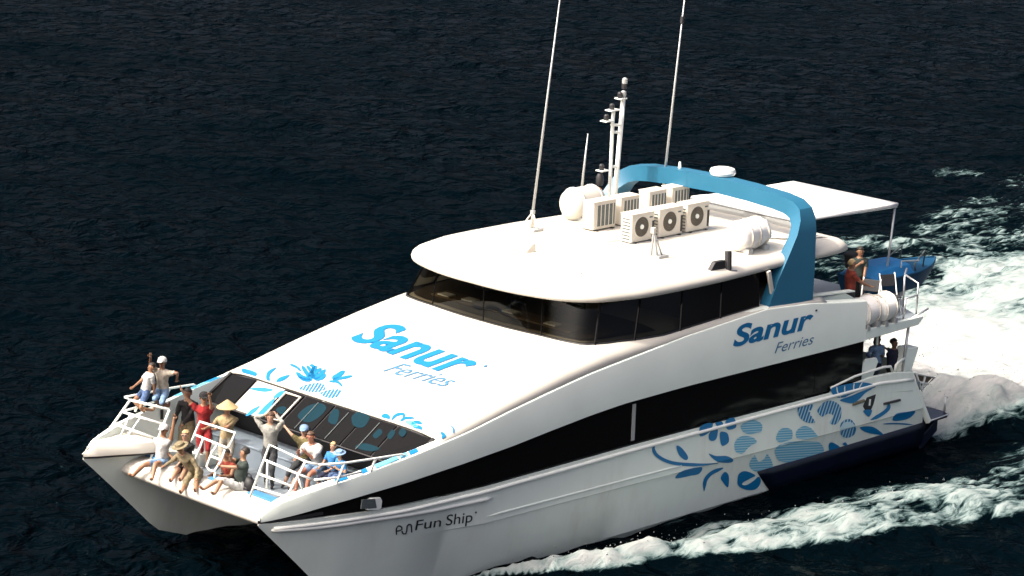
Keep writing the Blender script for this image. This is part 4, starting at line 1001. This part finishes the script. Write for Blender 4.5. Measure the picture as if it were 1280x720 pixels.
for t, hh in ((.0, .12), (.12, .30), (.3, .34), (.48, .32), (.52, .06)):
    x = 1.25 - 3.3 * t; wd = .60 * (1 - max(0, (t - .45) / .55) ** 2.2)
    cv.append([V(x, 1.35 + y * wd, zb + .60 + z * hh) for y, z in ((1.02, 0), (.8, .75), (.3, 1), (-.3, 1), (-.8, .75), (-1.02, 0))])
m.loft(cv, True, 0, True); m.build('cover', 'boat_cover', td, bevel=.02)
m = MB(); m.tube([V(.2, 1.95, zb + .85), V(.2, 1.95, zb + 1.02), V(-.6, 1.92, zb + .92)], .02, 6); m.build('cover_batten', 'galv', td)
m = MB(); a_, b_ = V(-.55, 1.85, zb + .65), V(-1.05, 1.72, zb + .66)
m.tube([a_, a_ + V(.05, 0, .18), b_ + V(-.05, 0, .42), b_], .022, 6); m.build('bow_hoop', 'coil', td, smooth=True); m = MB(); m.tube([a_ + V(0, -.9, 0), a_ + V(.05, -.9, .18), b_ + V(-.05, -.75, .42), b_ + V(0, -.75, 0)], .022, 6); m.build('bow_hoop', 'coil', td, smooth=True)
for x in (.9, -.1):
    m = MB(); m.box((x, 1.35, 3.27), (.16, .9, .18)); m.build('chock', 'galv', td)
# outboard engine lifted on the tender's stern
ob = empty('outboard_engine', (1.55, 1.5, 3.4), 'black outboard engine tilted at the stern of the blue tender', 'engine')
m = MB(); m.box((1.62, 1.45, 4.32), (.30, .34, .42), Matrix.Rotation(.25, 3, 'Y')); m.build('cowling', 'dark', ob, bevel=.05)
m = MB(); m.box((1.55, 1.45, 3.85), (.16, .12, .65), Matrix.Rotation(.2, 3, 'Y')); m.build('leg', 'dark', ob, bevel=.02)
m = MB(); m.box((1.49, 1.45, 3.52), (.40, .12, .12)); m.build('gearcase', 'dark', ob, bevel=.03)
# folding chairs standing on the upper after deck
for k, (x, y, rz, lb) in enumerate(((2.55, 2.75, .4, 'black folding deck chair standing next to the strapped rafts'), (1.65, 2.75, 1.2, 'black folding deck chair standing at the corner of the after rail'))):
    t = empty('deck_chair', (x, y, 3.2), lb, 'chair', 'folding deck chairs'); R2 = Matrix.Rotation(rz, 3, 'Z'); c0 = V(x, y, 3.2)
    for s_ in (-.22, .22):
        m = MB(); m.tube([c0 + R2 @ V(.22, s_, .01), c0 + R2 @ V(-.05, s_, .42), c0 + R2 @ V(-.24, s_, .98)], .018, 6); m.build('side_frame', 'rail_white', t, smooth=True)
        m = MB(); m.tube([c0 + R2 @ V(-.24, s_ * .9, .01), c0 + R2 @ V(.2, s_ * .9, .44)], .018, 6); m.build('cross_leg', 'galv', t, smooth=True)
    m = MB(); m.box(c0 + R2 @ V(.03, 0, .44), (.40, .40, .03), R2); m.build('seat', 'dark', t, bevel=.01)
    m = MB(); m.box(c0 + R2 @ V(-.18, 0, .8), (.03, .42, .30), R2 @ Matrix.Rotation(-.32, 3, 'Y')); m.build('backrest', 'dark', t, bevel=.01)
# bags left on the foredeck
for x, y, s_, mt, lb in ((20.75, -2.55, 1.0, 'bag_grey', 'grey holdall lying inside the starboard nose of the bow'), (20.35, -.1, .9, 'dark', 'black rucksack on the foredeck behind the gate rail'), (20.55, 2.35, .9, 'bag_grey', 'grey rucksack standing inside the port bow rail')):
    t = empty('rucksack', (x, y, 1.42), lb, 'bag', 'bags on the foredeck')
    m = MB(); m.ell((x, y, 1.42 + .24 * s_), (.17 * s_, .22 * s_, .26 * s_), n=14); m.build('body', mt, t, smooth=True)
    m = MB(); m.ell((x + .14 * s_, y, 1.42 + .17 * s_), (.08 * s_, .16 * s_, .13 * s_), n=10); m.build('pocket', mt, t, smooth=True)
    m = MB(); m.tube(smooth_poly([V(x, y - .08, 1.42 + .47 * s_), V(x, y - .05, 1.42 + .56 * s_), V(x, y + .05, 1.42 + .56 * s_), V(x, y + .08, 1.42 + .47 * s_)], 4, False), .015, 5); m.build('handle', 'dark', t, smooth=True)
# ------------------------------------------------------------------ people
SK = {'tan': (.42, .22, .12), 'fair': (.55, .32, .21), 'brown': (.23, .11, .06), 'red': (.50, .20, .12)}
for k, c in SK.items(): mat('skin_' + k, tuple(v * .62 for v in c), .5, var=.08, vscale=9)
def cloth(n, c): 
    if 'cl_' + n not in MATS: mat('cl_' + n, tuple(v * .62 for v in c), .88, var=.38, vscale=11, bump=.9, bscale=16)
    return 'cl_' + n
for n, c in dict(red=(.42, .018, .02), tan=(.50, .38, .20), lgrey=(.42, .42, .38), white=(.72, .72, .70), black=(.014, .013, .015), maroon=(.13, .03, .05), olive=(.24, .20, .08), blue=(.05, .30, .70), lblue=(.28, .45, .68), navy=(.015, .02, .06), dgrey=(.05, .055, .06),
                 dgreen=(.05, .07, .06), cream=(.58, .52, .42), pinkish=(.55, .45, .42), denim=(.10, .18, .36), orange=(.42, .07, .04), khaki=(.32, .26, .15)).items(): cloth(n, c)
for n, c in dict(dark=(.02, .014, .01), blond=(.42, .30, .14), brown=(.09, .05, .03)).items(): mat('hair_' + n, c, .6, var=.3, vscale=30)
mat('straw', (.42, .31, .15), .8, var=.15, vscale=30); mat('shades', (.01, .01, .012), .15); mat('mouth', (.35, .09, .08), .5)

def ik(a, c, l1, l2, pole):
    d = c - a; L_ = min(d.length, (l1 + l2) * .995); u = d.normalized(); c = a + u * L_
    x = (l1 * l1 - l2 * l2 + L_ * L_) / (2 * L_); h = math.sqrt(max(0, l1 * l1 - x * x)); p = (pole - u * pole.dot(u))
    if p.length < 1e-5: p = V(0, 0, 1) - u * u.z
    return a + u * x + p.normalized() * h, c

def person(label, pelvis, face, hands, feet, shirt, pants, skin='tan', hair='dark', hat=None, sleeve=.45, leg=.5, lean=(0, 0, 1), s=1.0, look=None, epole=None, kpole=None, group='passengers on the bow', shoes=None, shades=False, neck=.0):
    """pelvis: hip-centre point; face: heading in degrees; hands, feet: world targets (left, right)"""
    P0 = Vector(pelvis); f = V(math.cos(math.radians(face)), math.sin(math.radians(face)), 0); lf = V(-f.y, f.x, 0); up = Vector(lean).normalized()
    skn = 'skin_' + skin; vs_, es, rs, tg = [], [], [], []
    def add(p, r, par=None, bone=None):
        vs_.append(Vector(p)); rs.append(r)
        if par is not None: es.append((par, len(vs_) - 1)); tg.append(bone)
        return len(vs_) - 1
    pv = add(P0, .135 * s); ws = add(P0 + up * .17 * s, .125 * s, pv, 'torso'); ch = add(P0 + up * .36 * s, .15 * s, ws, 'torso')
    ub = add(P0 + up * .46 * s, .11 * s, ch, 'torso'); nk = add(P0 + up * .55 * s + f * .01, .052 * s, ub, 'neck')
    hd = Vector(look).normalized() if look else f; hup = (up + V(0, 0, .6)).normalized()
    n2 = P0 + up * .55 * s
    h1 = add(n2 + hup * .075 * s + hd * .03 * s, .066 * s, nk, 'head'); h2 = add(n2 + hup * .15 * s + hd * .015 * s, .094 * s, h1, 'head'); h3 = add(n2 + hup * .215 * s, .078 * s, h2, 'head')
    HC = n2 + hup * .15 * s + hd * .012 * s
    ends = []
    for i, sg in enumerate((1, -1)):
        shp = P0 + up * .455 * s + lf * (sg * .175 * s); sh = add(shp, .068 * s, ub, 'torso')
        pole = Vector(epole[i]) if epole else (-f * .6 - V(0, 0, .6) + lf * sg * .5)
        el, wr = ik(shp, Vector(hands[i]), .28 * s, .25 * s, pole)
        m1 = add(shp + (el - shp) * .5, .052 * s, sh, 'uarm'); e1 = add(el, .042 * s, m1, 'uarm2'); w1 = add(wr, .028 * s, e1, 'farm')
        dr = (wr - el).normalized(); pm = add(wr + dr * .075 * s, .034 * s, w1, 'hand'); ends.append((wr, dr, sg))
        hp = add(P0 + lf * (sg * .095 * s) - up * .05 * s, .098 * s, pv, 'hip')
        hpp = vs_[hp]; kp = Vector(kpole[i]) if kpole else (f + V(0, 0, .35))
        kn, an = ik(hpp, Vector(feet[i]), .42 * s, .40 * s, kp)
        th = add(hpp + (kn - hpp) * .5, .078 * s, hp, 'thigh'); k1 = add(kn, .056 * s, th, 'thigh2'); cf = add(kn + (an - kn) * .35, .054 * s, k1, 'shin'); a1 = add(an, .036 * s, cf, 'shin2')
        sd = (an - kn).normalized(); fd = f.copy()
        if abs(sd.z) < .75: fd = (f * .4 + V(0, 0, .7) if sd.z > -.75 else f)
        fd = (fd - sd * fd.dot(sd) * .7).normalized()
        add(an + fd * .13 * s + sd * .035 * s, .03 * s, a1, 'foot')
    me = bpy.data.meshes.new('p'); me.from_pydata(vs_, es, []); ob = bpy.data.objects.new('p', me); col.objects.link(ob)
    sm_ = ob.modifiers.new('skin', 'SKIN'); sm_.use_smooth_shade = True
    for i, r in enumerate(rs): me.skin_vertices[0].data[i].radius = (r, r)
    me.skin_vertices[0].data[0].use_root = True
    ss = ob.modifiers.new('sub', 'SUBSURF'); ss.levels = 2; ss.render_levels = 2
    dg = bpy.context.evaluated_depsgraph_get(); body = bpy.data.meshes.new_from_object(ob.evaluated_get(dg)); bpy.data.objects.remove(ob)
    # clothing by nearest bone
    A = np.array([vs_[a] for a, b in es]); Bv = np.array([vs_[b] for a, b in es]); Rb = np.array([max(rs[a], rs[b]) for a, b in es])
    mats = [skn, 'cl_' + shirt, 'cl_' + pants, shoes or skn, 'shades', 'mouth', 'hair_' + hair]
    mi = []
    sl = {'torso': 1, 'neck': 0, 'head': 0, 'uarm': 1 if sleeve > 0 else 0, 'uarm2': 1 if sleeve > .45 else 0, 'farm': 1 if sleeve > .8 else 0, 'hand': 0, 'hip': 2, 'thigh': 2, 'thigh2': 2 if leg > .3 else 0, 'shin': 2 if leg > .6 else 0, 'shin2': 2 if leg > .9 else 0, 'foot': 3}
    AB = Bv - A; den = (AB ** 2).sum(1)
    for p in body.polygons:
        c = np.array(p.center); t = np.clip(((c - A) * AB).sum(1) / den, 0, 1); d = np.linalg.norm(A + AB * t[:, None] - c, axis=1) - Rb * .8
        b_ = tg[int(d.argmin())]; k = sl[b_]
        if b_ == 'torso' and (Vector(p.center) - P0).dot(up) < .05 * s: k = 2
        mi.append(k)
    worn = np.zeros(len(body.vertices), bool)
    for p, k in zip(body.polygons, mi):
        if k in (1, 2): worn[list(p.vertices)] = True
    for v in body.vertices:      # folds of the clothes
        if worn[v.index]:
            c = v.co; f1 = mnoise.noise((c.x * 13, c.y * 13, c.z * 7)); v.co = c + v.normal * (.010 + .020 * f1 + .010 * mnoise.noise(c * 31)) * s
    B2 = MB(); B2.v = [tuple(v.co) for v in body.vertices]; B2.f = [tuple(p.vertices) for p in body.polygons]; B2.m = mi
    bpy.data.meshes.remove(body)
    # hands: four fingers of unequal length and a thumb from the side of the palm
    for wr, dr, sg in ends:
        sidev = dr.cross(up if abs(dr.dot(up)) < .9 else f).normalized(); nn = sidev.cross(dr)
        for k, (o_, ln) in enumerate(((-.027, .062), (-.009, .075), (.009, .07), (.026, .055))):
            b0 = wr + dr * (.085 * s) + sidev * (o_ * s); B2.tube([b0, b0 + dr * ln * .5 * s + nn * .006, b0 + dr * ln * .9 * s + nn * .026 * s], [.0105 * s, .0095 * s, .007 * s], 5, 0)
        b0 = wr + dr * (.04 * s) + sidev * (.022 * s); B2.tube([b0, b0 + (dr * .7 + sidev) * .032 * s, b0 + (dr * 1.4 + sidev) * .042 * s], [.013 * s, .011 * s, .008 * s], 5, 0)
    # face
    hr = hd.cross(hup).normalized()
    B2.ell(HC + hd * .098 * s - hup * .012 * s, (.013 * s,) * 3, n=6, mi=0)
    for sg in (1, -1):
        B2.ell(HC + hr * (sg * .092 * s) - hup * .005 * s, (.018 * s, .018 * s, .028 * s), n=6, mi=0)
        B2.ell(HC + hd * .084 * s + hr * (sg * .034 * s) + hup * .012 * s, ((.026 if shades else .012) * s, (.026 if shades else .012) * s, (.018 if shades else .009) * s), n=6, mi=4)
    B2.ell(HC + hd * .083 * s - hup * .055 * s, (.02 * s, .02 * s, .007 * s), n=6, mi=5)
    root = B2.build('person', mats, None, smooth=True, fixn=False)
    tag(root, label, 'person', group)
    Rm = Matrix((hd, hup.cross(hd), hup)).transposed()
    # hair
    H_ = MB(); n = 14; rings = []
    for i in range(7):
        th = math.radians(4 + i * 17)
        ring = []
        for j in range(n):
            q = 2 * math.pi * j / n; lim = th if math.cos(q) < .2 else min(th, math.radians(62))
            k = 1 + .05 * math.sin(3 * q + i)
            ring.append(HC + Rm @ (V(-.012 + .106 * math.sin(lim) * math.cos(q), .100 * math.sin(lim) * math.sin(q), .022 + .106 * math.cos(lim)) * s * k))
        rings.append(ring)
    H_.loft(rings, True, 0, True); H_.build('hair', 'hair_' + hair, root, smooth=True)
    if neck > 0:
        H2 = MB(); H2.tube([HC - hd * .07 * s, HC - hd * .095 * s - hup * .12 * s, HC - hd * .10 * s - hup * (.12 + neck) * s], [.07 * s, .075 * s, .03 * s], 8); H2.build('long_hair', 'hair_' + hair, root, smooth=True)
    if hat:
        kind, hm = hat; q = MB(); c = HC + hup * .06 * s
        if kind == 'cone': prof = [(.24, -.035), (.245, -.02), (.15, .045), (.06, .115), (.012, .145)]
        elif kind == 'brim': prof = [(.19, -.01), (.195, 0), (.115, .012), (.108, .07), (.07, .095), (0, .1)]
        else: prof = [(.112, -.03), (.113, .01), (.098, .055), (.06, .085), (0, .095)]
        q.lathe([(r * s, h * s) for r, h in prof], c, hup, 18)
        if kind == 'cap':
            q.prism([c + Rm @ (V(*p) * s) for p in ((.07, -.075, .0), (.16, -.06, -.02), (.19, 0, -.025), (.16, .06, -.02), (.07, .075, .0))], hup * .012)
        q.build('hat', hm, root, smooth='auto')
    if shoes is None: pass
    return root
def W3(px, py, ax, v): return at(px, py, ax, v)
DZ = 1.42
# starboard bow, perched on the bulwark
person('person in a white cap with both arms raised, perched on the starboard bow bulwark', W3(203, 488, 'y', -3.12), 25, [W3(221, 474, 'y', -2.85), W3(188, 447, 'y', -3.15)], [W3(211, 508, 'y', -2.95), W3(203, 510, 'y', -3.0)], 'cream', 'lblue', 'brown', hat=('cap', 'cl_white'), sleeve=.3, leg=.6, s=.92, epole=[(0, .6, .3), (0.4, -1, -.3)])
person('bare-armed person in denim shorts sitting on the starboard bow rail, one arm out', W3(181, 490, 'y', -3.2), -15, [W3(193, 500, 'y', -3.1), W3(153, 497, 'y', -3.25)], [W3(192, 513, 'y', -2.95), W3(180, 515, 'y', -3.0)], 'white', 'denim', 'tan', sleeve=.2, leg=.3, s=.84, lean=(-.3, .1, 1))
person('person all in black leaning inside the starboard bulwark', (19.75, -2.95, 2.3), 30, [(20.15, -2.75, 2.25), (20.1, -3.05, 2.2)], [(19.95, -2.75, 1.5), (19.9, -3.0, 1.5)], 'black', 'khaki', 'brown', sleeve=1, leg=1, shoes='cl_black')
person('person in a red shirt and dark cap raising an arm over the starboard side', (19.72, -2.42, 2.30), 55, [W3(262, 497, 'y', -2.1), W3(216, 473, 'y', -2.75)], [(19.75, -2.25, 1.5), (19.7, -2.55, 1.5)], 'red', 'red', 'tan', hat=('cap', 'cl_black'), sleeve=.45, leg=.35, shades=True, epole=[(.5, .8, -.4), (0, -.3, -1)])
person('person in a tan shirt and conical straw hat behind the bow gate', (19.85, -1.45, 2.30), 40, [(20.22, -1.35, 2.62), (20.2, -1.75, 2.55)], [(19.9, -1.3, 1.5), (19.85, -1.6, 1.5)], 'tan', 'cream', 'tan', hat=('cone', 'straw'), sleeve=.45, leg=1, shades=True, shoes='cl_black')
person('person in white tank top sitting on the bow beam with one arm raised', (21.42, -1.78, 2.03), 20, [W3(219, 516, 'y', -1.5), (21.25, -1.45, 2.02)], [W3(190, 600, 'x', 21.98), W3(166, 595, 'x', 21.95)], 'white', 'lblue', 'tan', hat=('cap', 'cl_white'), sleeve=0, leg=.2, s=.98, lean=(-.12, 0, 1), epole=[(.3, .7, -.2), (-.3, -.6, -.3)])
person('blonde person in a dark top sitting beside the white tank top on the bow beam', (21.22, -1.2, 2.05), 30, [W3(217, 588, 'x', 21.5), (21.45, -.95, 2.15)], [W3(222, 606, 'x', 21.95), W3(212, 604, 'x', 21.95)], 'black', 'black', 'fair', hair='blond', sleeve=.1, leg=.3, s=.94, neck=.08, shades=True)
person('dark-haired person in a dark vest and white shorts sitting on the bow beam, legs dangling', (21.22, .58, 2.05), -20, [W3(276, 583, 'x', 21.45), W3(288, 572, 'x', 21.5)], [W3(268, 618, 'x', 21.9), W3(254, 612, 'x', 21.9)], 'dgreen', 'white', 'tan', sleeve=.3, leg=.4, lean=(-.16, .14, 1), look=(.6, -.8, 0), epole=[(.2, .8, -.3), (.2, -.8, -.3)])
person('person in a pale grey long-sleeved shirt standing with hands behind the head', (19.55, -.35, 2.30), 40, [W3(346, 520, 'y', -.25), W3(330, 519, 'y', -.45)], [(19.6, -.2, 1.5), (19.5, -.52, 1.5)], 'lgrey', 'dgrey', 'fair', hair='brown', sleeve=1, leg=1, shoes='cl_black', epole=[(.2, 1, .4), (.2, -1, .4)])
person('person in an olive top and pale blue cap seated on the bench', (18.92, .06, 2.02), 30, [(19.3, .22, 2.12), W3(356, 533, 'x', 18.95)], [(19.45, .22, 1.5), (19.4, -.05, 1.5)], 'olive', 'dgrey', 'fair', hat=('cap', 'cl_lblue'), hair='brown', sleeve=.2, leg=.8, s=.93, neck=.1, shoes='cl_black')
person('person in a white shirt leaning forward on bare knees on the bench', (18.92, .52, 2.02), 20, [(19.38, .62, 2.4), (19.38, .4, 2.35)], [(19.4, .68, 1.5), (19.4, .36, 1.5)], 'white', 'lblue', 'red', hair='brown', sleeve=.5, leg=.3, lean=(.35, 0, 1), kpole=[(1, 0, .9), (1, 0, .9)])
person('blond child in a bright blue top seated on the bench', (18.95, 1.05, 2.0), 10, [(19.2, 1.2, 2.1), (19.2, .9, 2.1)], [(19.3, 1.12, 1.62), (19.3, .95, 1.62)], 'blue', 'navy', 'fair', hair='blond', sleeve=.45, leg=.9, s=.80, shoes='cl_black')
person('child in a blue-grey sun hat curled up at the port end of the bench', (18.98, 1.42, 2.0), -15, [(19.22, 1.5, 2.2), (19.22, 1.3, 2.2)], [(19.32, 1.5, 1.75), (19.32, 1.34, 1.75)], 'blue', 'denim', 'fair', hat=('brim', 'cl_lblue'), sleeve=.45, leg=.9, s=.74, lean=(.3, .05, 1), shoes='cl_black')
person('person in khaki with a wide hat bent forward on the bow beam, arms spread', (21.34, -.72, 2.03), 15, [W3(246, 598, 'x', 21.6), W3(206, 582, 'x', 21.65)], [W3(243, 621, 'x', 21.98), W3(226, 617, 'x', 21.98)], 'khaki', 'khaki', 'tan', hat=('brim', 'cl_khaki'), sleeve=1, leg=.9, s=.95, lean=(.5, -.12, .8), look=(.8, -.3, -.5))
person('person in a rust vest crouching on the foredeck just behind the gate rail', (20.55, -.45, 1.72), 25, [(20.95, -.3, 1.95), (20.95, -.65, 1.9)], [(20.85, -.25, 1.5), (20.85, -.6, 1.5)], 'orange', 'dgrey', 'tan', sleeve=0, leg=.4, s=.95, lean=(.25, 0, 1), kpole=[(1, .2, 1), (1, -.2, 1)])
# after decks
ga = 'passengers on the after decks'
person('person in an orange shirt at the port rail of the upper after deck', (3.6, 2.95, 4.08), 150, [W3(1084, 323, 'y', 2.7), (3.3, 3.3, 4.25)], [(3.6, 2.75, 3.28), (3.75, 2.75, 3.28)], 'orange', 'dgrey', 'tan', hair='blond', sleeve=.3, leg=1, group=ga, shoes='cl_black')
person('person in a dark green top standing under the after edge of the awning', (2.3, 2.2, 4.08), 60, [(2.5, 2.5, 4.0), (2.6, 2.2, 4.1)], [(2.3, 2.3, 3.28), (2.2, 2.1, 3.28)], 'dgreen', 'black', 'tan', sleeve=.45, leg=1, group=ga, shoes='cl_black')
person('person in dark navy clothes at the lower stern rail beside the steel pillar', W3(1115, 462, 'y', 3.1), 100, [W3(1108, 436, 'y', 3.15), W3(1126, 455, 'y', 3.2)], [V(2.35, 3.0, 1.42), V(2.2, 2.9, 1.42)], 'navy', 'black', 'brown', sleeve=1, leg=1, group=ga, shoes='cl_black')
person('dark-haired person in a grey-blue top seated on the lower after deck', W3(1095, 455, 'y', 3.0), 70, [W3(1103, 445, 'y', 3.15), W3(1090, 447, 'y', 3.2)], [V(3.2, 3.25, 1.45), V(3.05, 3.25, 1.45)], 'lblue', 'navy', 'brown', sleeve=1, leg=1, s=.92, neck=.1, group=ga, shoes='cl_black')
# crew behind the windscreen
gc = 'crew in the wheelhouse'
person('crew member in a blue shirt at the middle of the wheelhouse console', (12.0, .95, 4.50), 0, [(12.2, 1.12, 4.72), (12.2, .8, 4.72)], [(12.15, 1.05, 4.32), (12.15, .85, 4.32)], 'lblue', 'navy', 'brown', sleeve=.45, leg=1, s=.9, group=gc, shoes='cl_black')
person('crew member in a blue shirt at the starboard side of the wheelhouse console', (12.0, -.3, 4.50), 0, [(12.2, -.12, 4.72), (12.2, -.45, 4.72)], [(12.15, -.2, 4.32), (12.15, -.4, 4.32)], 'lblue', 'navy', 'brown', sleeve=.45, leg=1, s=.9, group=gc, shoes='cl_black')
